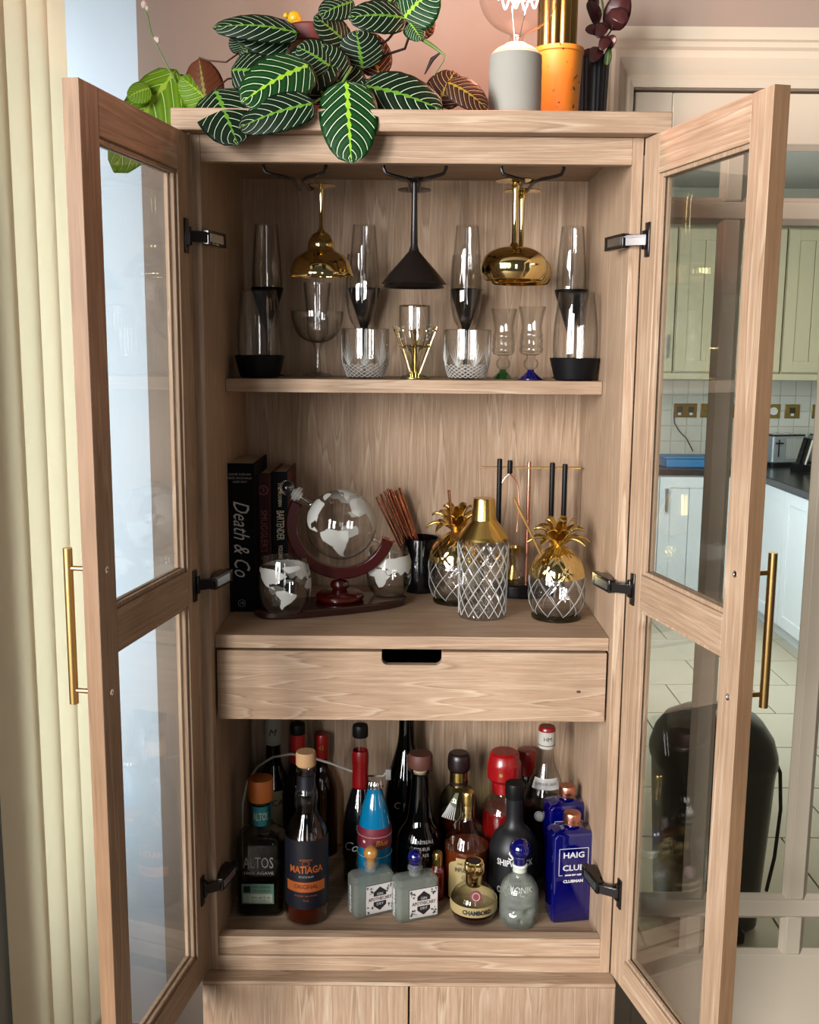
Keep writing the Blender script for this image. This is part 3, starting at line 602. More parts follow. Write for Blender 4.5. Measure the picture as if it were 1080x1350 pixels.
kn = W(763, 912, 0.030); m = MB(); m.lathe([(1e-6, 0.0), (0.0022, 0.0), (0.0040, -0.0004)], 14, caps=False, fn=lambda r, z, a: r*(1+0.25*math.cos(2*a)+0.1*math.cos(5*a))); o = m.build('wood_knot', 'knot_wood', dr); o.location = (kn.x, 0.0297, kn.z); o.rotation_euler = (PI/2, 0, 0)
# lower half of the cabinet
LW, LY = 0.3945, -0.036
cp('lower_top_board', (-LW, LY, 0.4135), (LW, DEP+0.02, 0.4213), 'oak_x', 0.0008)
cp('lower_carcass', (-LW+0.004, -0.012, -0.04), (LW-0.004, DEP+0.02, 0.4133), 'oak_z')
for a, b in ((-LW, -0.0018), (0.0018, LW)):
    cp('lower_door', (a, LY, -0.03), (b, -0.0125, 0.4130), 'oak_z', 0.001)
for sx in (-1, 1): cp('plinth_foot', (min(sx*0.30, sx*0.37), 0.0, FL), (max(sx*0.30, sx*0.37), 0.40, -0.04), 'oak_z')

def cabinet_door(side, ang):
    s = -side                                          # closed door runs toward the cabinet centre
    wdt, st, th = HW+TP-0.001, 0.055, 0.0245
    zt, z1t, z1b, z2t, z2b, zb = 1.9735, 1.9080, 1.2245, 1.1626, 0.4810, 0.4235
    m = MB()
    def bx_(x0, x1, z0, z1, mi, y0=-th, y1=0.0): m.box((min(s*x0, s*x1), y0, z0), (max(s*x0, s*x1), y1, z1), mi)
    bx_(0, st, zb, zt, 0); bx_(wdt-st, wdt, zb, zt, 0)
    for a, b in ((z1t, zt), (z2t, z1b), (zb, z2b)): bx_(st, wdt-st, a, b, 1)
    o = m.build('door', ['oak_z', 'oak_x'], cab, ('left' if side < 0 else 'right')+' glazed door, swung wide open', bevel=0.0012)
    o.location = (side*(HW+TP+(-0.0014 if side < 0 else 0.0013)), -0.0015, 0); o.rotation_euler = (0, 0, s*-ang)
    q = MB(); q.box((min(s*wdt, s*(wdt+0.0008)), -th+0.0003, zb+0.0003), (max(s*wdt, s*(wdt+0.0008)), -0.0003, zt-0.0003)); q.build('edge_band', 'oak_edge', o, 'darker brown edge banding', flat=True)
    for (a, b) in ((z1b, z1t), (z2b, z2t)):
        q = MB(); q.box((min(s*(st-0.004), s*(wdt-st+0.004)), -th*0.62, a-0.004), (max(s*(st-0.004), s*(wdt-st+0.004)), -th*0.62+0.004, b+0.004)); q.build('glass_pane', 'pane_glass', o, flat=True)
        q = MB(); t = 0.007; y0, y1 = -th*0.62+0.0045, -0.0045
        for x0, x1, za, zb_ in ((st, st+t, a, b), (wdt-st-t, wdt-st, a, b), (st+t, wdt-st-t, a, a+t), (st+t, wdt-st-t, b-t, b)):
            q.box((min(s*x0, s*x1), y0, za), (max(s*x0, s*x1), y1, zb_))
        for x0, x1, za, zb_ in ((st, st+t, a, b), (wdt-st-t, wdt-st, a, b), (st+t, wdt-st-t, a, a+t), (st+t, wdt-st-t, b-t, b)):
            q.box((min(s*x0, s*x1), -th+0.002, za), (max(s*x0, s*x1), -th*0.62-0.0005, zb_))
        q.build('glazing_bead', 'oak_z', o, bevel=0.0008)
    # bar handle on the outer face, its two fixing screws on the inner face
    hx, za, zb_ = s*(wdt-0.0255), 1.3225, 1.0835
    q = MB(); q.tube([(hx, -th-0.036, zb_), (hx, -th-0.036, za)], 0.0068, 16); q.tube([(hx, -th-0.036, 1.2925), (hx, -th-0.0, 1.2925)], 0.0038, 12); q.tube([(hx, -th-0.036, 1.1045), (hx, -th, 1.1045)], 0.0038, 12)
    q.build('handle', 'satin_brass', o, 'slim satin brass bar handle')
    for z in (1.2925, 1.1045):
        q = MB(); q.lathe([(0.0058, 0), (0.0056, 0.0012), (0.0040, 0.0016), (0.0038, 0.0006), (0, 0.0006)], 18); c_ = q.build('handle_screw', 'chrome', o); c_.location = (hx, 0.0, z); c_.rotation_euler = (-PI/2, 0, 0)
    # concealed hinges: plate on the door, link and arm reaching to the cabinet wall
    R = Matrix.Rotation(s*-ang, 4, 'Z').inverted(); loc = Vector(o.location)
    def tl(p): return R @ (Vector(p)-loc)
    for zc in (W(831, 318, 0).z, W(808, 772, 0).z, W(800, 1168, 0).z):
        q = MB(); x0 = 0.0285
        pts = [(-0.0085, -0.028), (0.0085, -0.028), (0.0085, 0.028), (-0.0085, 0.028)]
        q.box((min(s*(x0-0.0085), s*(x0+0.0075)), 0.0, zc-0.029), (max(s*(x0-0.0085), s*(x0+0.0075)), 0.0035, zc+0.029))
        q.box((min(s*(x0-0.013), s*(x0-0.002)), 0.0, zc-0.016), (max(s*(x0-0.013), s*(x0-0.002)), 0.007, zc+0.016))
        q.build('hinge_plate', 'hinge_metal', o, bevel=0.0012)
        a = tl((side*0.395, -0.026, zc)); b_ = tl((side*0.3625, -0.008, zc)); c_ = tl((side*0.345, 0.066, zc))
        q = MB(); q.beam(a, b_, 0.009, 0.019); q.beam(a+Vector((0, 0.004, 0.006)), b_+Vector((0, 0.004, 0.006)), 0.004, 0.004); q.build('hinge_link', 'hinge_metal', o, bevel=0.001)
        q = MB(); q.beam(b_, c_, 0.013, 0.025); q.build('hinge_arm', 'hinge_metal', o, bevel=0.0015)
        d_ = (c_-b_).normalized(); nrm = d_.cross(Vector((0, 0, 1))); 
        if (R.inverted() @ nrm).x*side > 0: nrm = -nrm
        q = MB(); q.beam(b_+d_*0.006+nrm*0.0068, c_-d_*0.016+nrm*0.0068, 0.0012, 0.014); q.build('hinge_cover', 'steel', o)
        q = MB(); e1 = tl((side*0.3485, 0.036, zc)); e2 = tl((side*0.3695, 0.040, zc)); q.beam(e1, e2, 0.05, 0.022); q.build('hinge_mount', 'hinge_metal', o, bevel=0.001)
    return o
cabinet_door(-1, math.radians(100.14)); cabinet_door(1, math.radians(103.36))

# ================================================================ UPPER SHELF
def place(px, pb, zf, r):                             # centre of a round foot whose front edge shows at pixel row pb
    p = WZ(px, pb, zf); return Vector((p.x*(1+r/(D+p.y)), p.y+r, zf))
def at(px, y, zf): return Vector((W(px, 500 if zf > 1.3 else (780 if zf > 1 else 1150), y).x, y, zf))
def P(base, prof):                                    # [(half-width px, pixel row)] -> [(r, z above base)]
    k = mpp(base); return [(max(hw*k, 1e-6), max(0.0, W(540, r, base.y).z-base.z)) for hw, r in prof]
def shell(outer, t=0.0016, floor=None):               # closed glass wall: outer profile upward, then inner back down to `floor`
    rim = outer[-1]; inner = [(max(r-t, 1e-6), z) for r, z in reversed(outer) if z > (floor if floor is not None else outer[0][1])+t]
    return outer+[(rim[0]-t*0.5, rim[1]+t*0.6)]+inner+[(1e-6, (floor if floor is not None else outer[0][1])+t)]
def smooth(prof, n=4):                                # Catmull-Rom through the profile
    out = []
    for i in range(len(prof)-1):
        p0 = prof[max(i-1, 0)]; p1 = prof[i]; p2 = prof[i+1]; p3 = prof[min(i+2, len(prof)-1)]
        for k in range(n):
            t = k/n
            out.append(tuple(0.5*((2*b)+(-a+c)*t+(2*a-5*b+4*c-d)*t*t+(-a+3*b-3*c+d)*t**3) for a, b, c, d in zip(p0, p1, p2, p3)))
    out.append(prof[-1]); return [(max(r, 1e-6), z) for r, z in out]
SH = S1+0.0004
# stemless glasses in black cup bases
def stemless(base, label):
    t = thing('stemless_glass', label, 'glass', base, group='stemless glasses in black cup bases')
    m = MB(); m.lathe([(1e-6, 0), (0.036, 0), (0.040, 0.003), (0.0500, 0.043), (0.0490, 0.0445), (0.044, 0.043), (0.038, 0.012), (1e-6, 0.010)], 48); m.build('cup_base', 'black_satin', t)
    o = smooth([(0.037, 0.014), (0.0430, 0.042), (0.0445, 0.075), (0.0425, 0.115), (0.0350, 0.172)], 5)
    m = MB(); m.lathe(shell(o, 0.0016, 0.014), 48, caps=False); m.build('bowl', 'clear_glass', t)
stemless(at(343, 0.265, SH), 'stemless glass in a black cup base at the left end of the upper shelf')
stemless(at(757, 0.250, SH), 'stemless glass in a black cup base at the right end of the upper shelf')
# flutes with black conical stems, back row
def dark_flute(base, label, first=[None]):
    if first[0]: return dup(first[0], base, label=label)
    t = thing('champagne_flute', label, 'glass', base, group='back row of flutes with black stems')
    m = MB(); m.lathe(smooth([(0.034, 0), (0.034, 0.002), (0.020, 0.004), (0.005, 0.009), (0.0036, 0.03), (0.0042, 0.085), (0.012, 0.115), (0.030, 0.168), (0.0345, 0.185)], 3)+[(0.0325, 0.186), (0.028, 0.168), (1e-6, 0.130)], 40); m.build('stem', 'black_satin', t)
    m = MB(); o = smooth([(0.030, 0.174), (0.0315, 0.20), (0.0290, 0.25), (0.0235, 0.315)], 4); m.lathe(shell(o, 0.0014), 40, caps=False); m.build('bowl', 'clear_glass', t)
    first[0] = t; return t
for px, lb in ((354, 'tall flute with a black stem behind the left stemless glass'), (480, 'tall flute with a black stem behind the left clear tulip glass'),
               (613, 'tall flute with a black stem behind the right clear tulip glass'), (749, 'tall flute with a black stem behind the right stemless glass')):
    dark_flute(at(px, 0.40, SH), lb)
# clear tulip flutes
def tulip(base, label, first=[None]):
    if first[0]: return dup(first[0], base, label=label)
    t = thing('champagne_flute', label, 'glass', base, group='clear tulip flutes')
    m = MB(); m.lathe(smooth([(0.031, 0), (0.031, 0.0016), (0.014, 0.004), (0.0045, 0.010), (0.0036, 0.04), (0.0044, 0.088), (0.011, 0.094), (0.0155, 0.104)], 3)+[(1e-6, 0.104)], 36); m.build('stem', 'clear_glass', t)
    o = smooth([(0.014, 0.104), (0.024, 0.118), (0.0315, 0.155), (0.0325, 0.20), (0.0290, 0.248)], 5)
    m = MB(); m.lathe(shell(o, 0.0018, 0.108), 40, caps=False); m.build('bowl', 'clear_glass', t)
    first[0] = t; return t
tulip(at(476.5, 0.325, SH), 'clear tulip flute behind the left cut-crystal tumbler'); tulip(at(612.5, 0.325, SH), 'clear tulip flute behind the right cut-crystal tumbler')
# coupe with a goblet behind
b = at(419, 0.285, SH); t = thing('cocktail_coupe', 'wide clear stemmed coupe between the stemless glass and the left tumbler', 'glass', b)
m = MB(); m.lathe(smooth(P(b, [(20, 497), (20, 496), (8, 494), (3, 489), (2.2, 470), (4, 455), (9, 452)]), 3)+[(1e-6, P(b, [(1, 452)])[0][1])], 36); m.build('stem', 'clear_glass', t)
m = MB(); m.lathe(shell(smooth(P(b, [(6, 453), (18, 449), (28, 439), (33, 424), (34, 412)]), 4), 0.0015), 44, caps=False); m.build('bowl', 'clear_glass', t)
b = at(419, 0.37, SH); t = thing('wine_goblet', 'small clear goblet standing behind the wide coupe', 'glass', b)
m = MB(); m.lathe(smooth(P(b, [(18, 496), (17, 494), (5, 491), (3, 480), (3.5, 462), (9, 452)]), 3)+[(1e-6, P(b, [(1, 452)])[0][1])], 32); m.build('stem', 'clear_glass', t)
m = MB(); m.lathe(shell(smooth(P(b, [(7, 453), (14, 440), (14.5, 420), (15.5, 400), (18, 374)]), 4), 0.0016), 36, caps=False); m.build('bowl', 'clear_glass', t)
# cut-crystal tumblers
def cut_wall(prof, seg, cut, inner_t, floor):
    """crystal body: outer wall with cut relief, smooth inner wall"""
    m = MB(); n = len(prof); full = prof+[(prof[-1][0]-inner_t*0.6, prof[-1][1]+0.0006)]+[(r-inner_t, z) for r, z in reversed(prof) if z > floor]+[(1e-6, floor)]
    cnt = [0]
    vs = []; fs = []
    for i, (r, z) in enumerate(full):
        for k in range(seg):
            a = 2*PI*k/seg; rr = r-(cut(z, a) if i < n else 0); vs.append((rr*math.cos(a), rr*math.sin(a), z))
    for i in range(len(full)-1):
        for k in range(seg): k2 = (k+1) % seg; fs.append((i*seg+k, i*seg+k2, (i+1)*seg+k2, (i+1)*seg+k))
    fs.append(tuple(reversed(range(seg)))); m.add(vs, fs); return m
def lattice(rf, n, pitch, z0, z1, r=0.0007, off=0.0):
    m = MB()                                           # crossing helical cut lines that follow the glass wall
    for dr in (-1, 1):
        for i in range(n):
            pts = []; st = 12
            for q_ in range(st+1):
                z = z0+(z1-z0)*q_/st; a = 2*PI*i/n+dr*2*PI*(z-z0)/pitch+off; R_ = rf(z); pts.append((R_*math.cos(a), R_*math.sin(a), z))
            m.tube(pts, r, 4)
    return m
def tumbler_cut(z, a):
    d = 0.0
    u = (a/(2*PI)*10) % 1.0; x = abs(u-0.5)*2
    if 0.004 < z < 0.034:                              # small diamonds low down
        p = (a/(2*PI)*30+z/0.0105) % 1; q = (a/(2*PI)*30-z/0.0105) % 1
        d = 0.0032*max(0, 1-3*min(p, 1-p, q, 1-q))
    if 0.022 < z < 0.078:                              # fans of rays above
        hgt = 0.078-0.030*x
        if z < hgt:
            ray = ((u-0.5)*9/(0.6+(z-0.02)/0.04)) % 1; d = max(d, 0.0034*max(0, 1-4.0*min(ray, 1-ray))*min(1, (hgt-z)/0.01))
    return d
prof = [(0.0325, 0)]
for i in range(70):
    z = 0.0015+0.0965*i/69; r = 0.033+0.0135*min(1, z/0.040)**0.6+0.0010*(z/0.1); prof.append((r, z))
def tumbler(base, label, first=[None]):
    if first[0]: return dup(first[0], base, label=label, rz=0.3)
    t = thing('crystal_tumbler', label, 'glass', base, group='cut-crystal tumblers')
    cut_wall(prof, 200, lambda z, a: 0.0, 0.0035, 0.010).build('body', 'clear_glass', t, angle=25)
    def rf(z):
        for (r0, z0), (r1, z1) in zip(prof, prof[1:]):
            if z0 <= z <= z1: return r0+(r1-r0)*(z-z0)/(z1-z0)+0.0002
        return prof[-1][0]
    lattice(rf, 22, 0.16, 0.004, 0.030, 0.0008).build('cut_lattice', 'cut_line', t)['kind'] = 'stuff'
    m = MB()
    for i in range(8):                                 # fans of rays rising from the lattice
        a0 = 2*PI*i/8
        for q_ in range(-3, 4):
            h = 0.050-0.006*abs(q_) if q_ else 0.062; pts = []
            for w_ in range(7):
                u = w_/6; z = 0.026+h*u*(0.85 if abs(q_) > 1 else 1); a = a0+q_*0.115*u**0.8; pts.append((rf(z)*math.cos(a), rf(z)*math.sin(a), z))
            m.tube(pts, [0.0012*(1-0.75*w_/6) for w_ in range(7)], 4)
    m.build('cut_fan', 'cut_line', t)['kind'] = 'stuff'; first[0] = t; return t
tumbler(at(482, 0.25, SH), 'cut-crystal tumbler to the left of the gold cocktail picks'); tumbler(at(615.5, 0.25, SH), 'cut-crystal tumbler to the right of the gold cocktail picks')
# gold-rimmed glass and cocktail picks
b = at(546, 0.36, SH); t = thing('liqueur_glass', 'straight-sided stemmed glass with a thin gold rim behind the cocktail picks', 'glass', b)
m = MB(); m.lathe(smooth(P(b, [(17, 497), (16, 495), (6, 492), (4, 480), (3.5, 468), (8, 461)]), 3)+[(1e-6, P(b, [(1, 461)])[0][1])], 32); m.build('stem', 'aqua_glass', t)
o = smooth(P(b, [(6, 462), (16, 457), (20, 448), (20.5, 425), (20.5, 404)]), 4); m = MB(); m.lathe(shell(o, 0.0022), 40, caps=False); m.build('bowl', 'clear_glass', t)
r, z = o[-1]; m = MB(); m.tube([((r-0.0008)*math.cos(2*PI*k/40), (r-0.0008)*math.sin(2*PI*k/40), z+0.0014) for k in range(40)], 0.0010, 6, closed=True); m.build('gold_rim', 'gold', t)
m = MB(); zz = P(b, [(1, 450), (1, 425)])
rnd = random.Random(5)
for k in range(26):
    a = rnd.uniform(0, 6.28); m.ball(((r+0.0003)*math.cos(a), (r+0.0003)*math.sin(a), rnd.uniform(zz[0][1], zz[1][1])), 0.0028, seg=10, sz=0.8)
m.build('etched_dots', 'frosted_print', t); 
b = at(547, 0.285, SH); t = thing('pick_stand', 'small brass stand ring holding the gold cocktail picks', 'pick stand', b)
m = MB(); m.lathe([(1e-6, 0), (0.030, 0), (0.030, 0.002), (0.012, 0.004), (0.004, 0.009), (0.003, 0.012), (0.0026, 0.088), (0.0045, 0.092), (0.0026, 0.098), (1e-6, 0.100)], 28); m.build('base', 'antique_brass', t)
m = MB(); m.tube([(0.029*math.cos(2*PI*k/36), 0.029*math.sin(2*PI*k/36), 0.064) for k in range(36)], 0.0012, 6, closed=True); m.tube([(-0.029, 0, 0.064), (0.029, 0, 0.064)], 0.0009, 6); m.tube([(0, -0.029, 0.064), (0, 0.029, 0.064)], 0.0009, 6); m.build('ring', 'antique_brass', t)
pick0 = None
for k in range(8):
    a = 2*PI*k/8+0.2; lbl = 'gold cocktail pick with an arrow head fanned in the small brass stand'
    if not pick0:
        q = thing('cocktail_pick', lbl, 'cocktail pick', b, group='gold cocktail picks fanned in the stand')
        m = MB(); m.tube([(0.008, 0, 0.005), (0.0455, 0, 0.104)], 0.0012, 8); m.build('shaft', 'gold', q)
        m = MB(); m.ball((0.0425, 0, 0.096), 0.0027, seg=10); m.build('finial', 'gold', q); m = MB(); m.beam((0.032, -0.006, 0.066), (0.032, 0.006, 0.066), 0.0016, 0.003); m.build('arrow_head', 'gold', q); pick0 = q; q.rotation_euler = (0, 0, a)
    else: q = dup(pick0, b, a)
# small goblets on coloured feet
def goblet(px, y, rowm, foot, label):
    b = at(px, y, SH); t = thing('liqueur_goblet', label, 'glass', b, group='small goblets on coloured feet'); k = rowm
    q = P(b, [(17*k, 499), (17*k, 498), (11*k, 494), (5*k, 489), (4*k, 486)]); m = MB(); m.lathe(q+[(1e-6, q[-1][1])], 36); m.build('foot', foot, t)
    z0 = q[-1][1]; sc = mpp(b)*k
    m = MB(); pf = [(4, 0), (8, 3), (9.5, 8), (8, 12), (5, 15), (6, 18), (12, 20), (14.5, 23), (15, 27), (14, 29.5), (14.5, 32), (14.5, 38), (13.5, 41), (14.5, 44), (13.5, 48), (13, 55), (14.5, 66), (17.5, 79)]
    m.lathe([(a*sc, z0+h*sc) for a, h in pf[:7]]+[(1e-6, z0+20*sc)], 36, fn=lambda r, z, a: r*(1+0.04*math.cos(8*a))); m.build('stem', 'clear_glass', t)
    m = MB(); o = smooth([(a*sc, z0+h*sc) for a, h in pf[6:]], 2); m.lathe(shell(o, 0.0026), 48, caps=False, fn=lambda r, z, a: r*(1+(0.035*math.cos(10*a) if z < z0+44*sc else 0))); m.build('bowl', 'clear_glass', t)
goblet(663, 0.325, 0.98, 'green_glassy', 'small clear goblet standing on a green foot'); goblet(699.5, 0.27, 1.02, 'cobalt', 'small clear goblet standing on a blue foot')

# ---------------------------------------------------------------- hanging glasses under the cabinet top
ZC = ZRT-0.004
def rack(px, label):
    x = W(px, 225, 0.12).x; t = thing('glass_rack', label, 'glass rack', (x, 0.06, ZC), group='black wire glass racks under the cabinet top')
    for s in (-1, 1):
        m = MB(); zr = -0.0475
        m.tube([(s*0.056, 0.02, -0.0), (s*0.056, 0.02, zr+0.012), (s*0.052, 0.02, zr+0.003), (s*0.044, 0.02, zr), (s*0.020, 0.045, zr-0.002), (s*0.0095, 0.075, zr-0.002), (s*0.0095, 0.20, zr-0.002), (s*0.014, 0.225, zr+0.004)], 0.0032, 8)
        m.build('wire_rod', 'black_metal', t)
    m = MB(); m.box((-0.062, 0.012, -0.003), (0.062, 0.028, 0.0)); m.build('fixing_strap', 'black_metal', t)
    return x
xs = [rack(391.5, 'black wire rack holding the gold bell-shaped cocktail glasses'), rack(547, 'black wire rack holding the black martini glasses'), rack(699, 'black wire rack holding the round gold coupe glasses')]
def hanging(name, label, x, y, prof, mat, grp, foot_r=0.033, bowl_t=0.0012):
    """upside-down stemmed glass: prof from the foot (top, z=0) downward as (r, depth)"""
    zt = ZC-0.0475-0.0055+0.009
    t = thing(name, label, 'glass', (x, y, zt), group=grp)
    st, bw = prof
    m = MB(); m.lathe([(1e-6, 0.0), (foot_r, -0.0004), (foot_r, -0.0020), (foot_r*0.5, -0.0034), (0.006, -0.006)]+[(r, -z) for r, z in st]+[(1e-6, -st[-1][1])], 40); m.build('stem', mat, t)
    o = smooth([(r, -z) for r, z in bw], 5); m = MB(); m.lathe(o+[(o[-1][0]-bowl_t*0.4, o[-1][1]-0.0004)]+[(max(r-bowl_t, 1e-6), z-bowl_t*0.5) for r, z in reversed(o)], 56, caps=False); m.build('bowl', mat, t)
    return t
# martini glasses
mst = [(0.0050, 0.010), (0.0056, 0.06), (0.0068, 0.120), (0.010, 0.130)]; mbw = [(0.008, 0.136), (0.034, 0.166), (0.062, 0.198)]
def mk_martini(y, lb): return hanging('martini_glass', lb, xs[1], y, (mst, [(0.008, 0.1285), (0.0255, 0.1485), (0.044, 0.1690), (0.0615, 0.190)]), 'black_metal', 'black metal martini glasses hanging upside down', 0.033)
mk_martini(0.150, 'black metal martini glass hanging upside down, front one of the pair'); mk_martini(0.150+0.130, 'black metal martini glass hanging upside down behind the front one')
# bell shaped gold glasses (left)
gst = [(0.0042, 0.010), (0.0034, 0.04), (0.0040, 0.080), (0.008, 0.088)]
gbw = [(0.007, 0.087), (0.018, 0.094), (0.025, 0.108), (0.0275, 0.122), (0.042, 0.131), (0.055, 0.144), (0.0625, 0.166), (0.0628, 0.172)]
hanging('cocktail_glass', 'polished gold bell-shaped cocktail glass hanging upside down in the left rack', xs[0]+0.034, 0.235, (gst, gbw), 'gold', 'gold bell-shaped cocktail glasses', 0.030)
# round gold coupes (right)
cst = [(0.0085, 0.010), (0.0055, 0.022), (0.0050, 0.06), (0.0055, 0.112), (0.010, 0.120)]
cbw = [(0.008, 0.1190), (0.034, 0.124), (0.054, 0.136), (0.0625, 0.152), (0.0620, 0.168), (0.056, 0.180), (0.0545, 0.181)]
hanging('coupe_glass', 'polished gold round coupe glass hanging upside down, front right', xs[2]-0.022, 0.155, (cst, cbw), 'gold', 'round gold coupe glasses', 0.038)
hanging('coupe_glass', 'polished gold round coupe glass hanging behind its twin on the right', xs[2]+0.004, 0.155+0.130, (cst, cbw), 'gold', 'round gold coupe glasses', 0.038)

# ================================================================ MIDDLE SHELF
SM = S2+0.0004
def book(label, px0, px1, pt, y, dep, cover, rz=0, side=None):
    a = W(px0, 700, y); b = W(px1, 700, y); h = W((px0+px1)/2, pt, y).z-SM; w = b.x-a.x-0.0008
    t = thing('book', label, 'book', (a.x+w/2, y, SM), rz, group='cocktail books standing at the left')
    m = MB(); th = 0.003; m.box((-w/2, 0, 0), (w/2, th, h)); m.box((-w/2, th, 0), (-w/2+th, dep, h)); m.box((w/2-th, th, 0), (w/2, dep, h)); m.build('cover', cover, t, bevel=0.0012)
    m = MB()
    for k in range(6): m.box((-w/2+th+0.0002, th+0.0005, 0.004), (w/2-th-0.0002, dep-0.004-0.0004*k, h-0.004-0.0001*k)) if k == 0 else None
    m.build('page_block', 'paper', t); return t, w, h
t, w, h = book('thick black book with silver script down its spine', 298.5, 337, 611, 0.205, 0.185, 'book_black')
def spine(s, size, x, z, mat, t, w=None, **k): return text_flat(s, size, (x, -0.0004, z), (0, 0, -1), (1, 0, 0), mat, t, width=w, align='CENTER', **k)
spine('Death & Co', 0.046, 0.0, h*0.50, 'silver_print', t, 0.155, shear=0.4)
for k, s in enumerate(('DAVID KAPLAN', 'NICK FAUCHALD', 'ALEX DAY')): text_flat(s, 0.0062, (0, -0.0004, h-0.022-0.0075*k), (1, 0, 0), (0, 0, 1), 'grey_print', t)
m = MB(); m.lathe([(0.0068, 0), (0.0076, 0)], 20, caps=False); o = m.build('publisher_mark', 'grey_print', t, flat=True); o.rotation_euler = (PI/2, 0, 0); o.location = (0, -0.0005, 0.018)
text_flat('10', 0.009, (0, -0.0004, 0.018), (1, 0, 0), (0, 0, 1), 'grey_print', t)
t, w, h = book('dark maroon book with a round emblem, between two black spines', 338, 358.5, 624, 0.265, 0.15, 'book_maroon')
spine("SMUGGLER'S COVE", 0.018, 0.0, h*0.48, 'faded_red_print', t, 0.135)
m = MB(); m.lathe([(0.0090, 0), (0.0102, 0)], 28, caps=False); m.lathe([(0.0078, 0), (0.0084, 0)], 28, caps=False); o = m.build('emblem', 'faded_red_print', t, flat=True); o.rotation_euler = (PI/2, 0, 0); o.location = (0, -0.0005, h-0.035)
text_flat('S', 0.013, (0, -0.0004, h-0.035), (1, 0, 0), (0, 0, 1), 'faded_red_print', t)
t, w, h = book('black-spined book with cream capitals and wine-red covers', 359.5, 380, 622, 0.275, 0.165, 'book_wine')
m = MB(); m.box((-w/2-0.0002, -0.0008, 0), (w/2+0.0002, 0.001, h)); m.build('spine_cover', 'book_black', t)
def spine3(s, size, z, wd_): return text_flat(s, size, (0, -0.0012, z), (0, 0, -1), (1, 0, 0), 'cream_print', t, width=wd_, bold=0.0002)
spine3('BARTENDER', 0.022, h*0.60, 0.062); spine3('VOLUME 1', 0.0125, h*0.385, 0.034); spine3('THE MODERN', 0.010, h*0.83, 0.05)
m = MB(); 
for (ya, za, yb, zb_) in ((0.012, 0.02, 0.15, 0.02), (0.15, 0.02, 0.15, h-0.02), (0.15, h-0.02, 0.012, h-0.02), (0.012, h-0.02, 0.012, 0.02)): m.beam((w/2+0.0003, ya, za), (w/2+0.0003, yb, zb_), 0.0006, 0.0014)
m.build('cover_border', 'faded_red_print', t)

# globe decanter on its cherry stand
gc = W(450, 691.5, 0.25); GR = 46.3*mpp(gc)
st_c = Vector((-0.150, 0.235, SM)); rz = math.radians(24)
t = thing('decanter_stand', 'dark cherry boat-shaped stand with a curved arm cradling the globe decanter', 'stand', (gc.x-0.012, gc.y-0.004, SM))
poly = []
for k in range(64):
    a = 2*PI*k/64; ca, sa = math.cos(a), math.sin(a); x = 0.163*(abs(ca)**0.75)*(1 if ca > 0 else -1); y = 0.056*(abs(sa)**0.8)*(1 if sa > 0 else -1)
    poly.append((x*math.cos(rz)-y*math.sin(rz)-0.006, x*math.sin(rz)+y*math.cos(rz)-0.014))
m = MB(); m.slab(poly, 0, 0.017); m.build('board', 'cherry_dark', t, bevel=0.004)
sc = mpp(gc); off = gc-Vector(t.location)
hz = lambda r: W(450, r, gc.y).z-SM
m = MB(); px_ = off.x-2*sc; pf = [(1e-6, 0.0172), (0.046, 0.0172), (0.050, 0.022), (0.050, 0.028), (0.042, 0.034), (0.020, 0.036), (0.014, 0.038), (0.0185, 0.043), (0.020, 0.049), (0.018, 0.055), (0.014, 0.058), (1e-6, 0.060)]
m.lathe(pf, 40, (px_, off.y)); m.build('pedestal', 'cherry', t)
m = MB(); n = 36; vs = []; fs = []; R0, R1 = 57.5*sc, 72.5*sc
cz_ = hz(691.5)
for i in range(n+1):
    a = math.radians(152+(343-152)*i/n); 
    for R_, y_ in ((R0, -0.011), (R1, -0.011), (R1, 0.011), (R0, 0.011)): vs.append((off.x+R_*math.cos(a), off.y+y_, cz_+R_*math.sin(a)))
for i in range(n):
    for k in range(4): fs.append((i*4+k, i*4+(k+1) % 4, (i+1)*4+(k+1) % 4, (i+1)*4+k))
fs += [(0, 1, 2, 3), (n*4+3, n*4+2, n*4+1, n*4)]; m.add(vs, fs); m.build('curved_arm', 'cherry', t, bevel=0.003)
# land outlines (degrees longitude, latitude)
LAND = [[(-165, 62), (-150, 70), (-125, 70), (-95, 72), (-80, 68), (-62, 58), (-56, 52), (-66, 45), (-75, 38), (-81, 26), (-84, 30), (-97, 27), (-97, 19), (-88, 20), (-83, 10), (-90, 14), (-105, 20), (-115, 31), (-124, 42), (-130, 54), (-150, 59)],
        [(-80, 8), (-62, 10), (-50, 1), (-35, -6), (-40, -20), (-52, -32), (-64, -42), (-70, -54), (-74, -45), (-71, -20), (-81, -5)],
        [(-16, 15), (-10, 30), (0, 36), (20, 32), (33, 31), (43, 12), (51, 11), (40, -5), (38, -18), (30, -30), (19, -34), (12, -16), (9, 4), (-8, 5)],
        [(-9, 38), (-5, 48), (8, 54), (12, 58), (6, 62), (25, 71), (60, 69), (80, 73), (110, 74), (140, 72), (178, 67), (160, 60), (140, 55), (130, 43), (121, 38), (121, 28), (108, 20), (104, 10), (98, 12), (90, 22), (80, 12), (76, 10), (70, 21), (58, 25), (50, 30), (40, 37), (28, 37), (20, 40), (12, 44)],
        [(35, 30), (50, 30), (59, 22), (45, 13)], [(114, -22), (130, -12), (142, -11), (153, -27), (147, -38), (135, -34), (115, -34)], [(-55, 60), (-20, 70), (-25, 82), (-60, 80), (-68, 76)], [(44, -25), (50, -15), (47, -25)], [(130, 32), (141, 36), (142, 44), (138, 37)], [(-6, 50), (1, 52), (-3, 58)], [(96, 5), (120, 7), (118, -4), (105, -6)]]
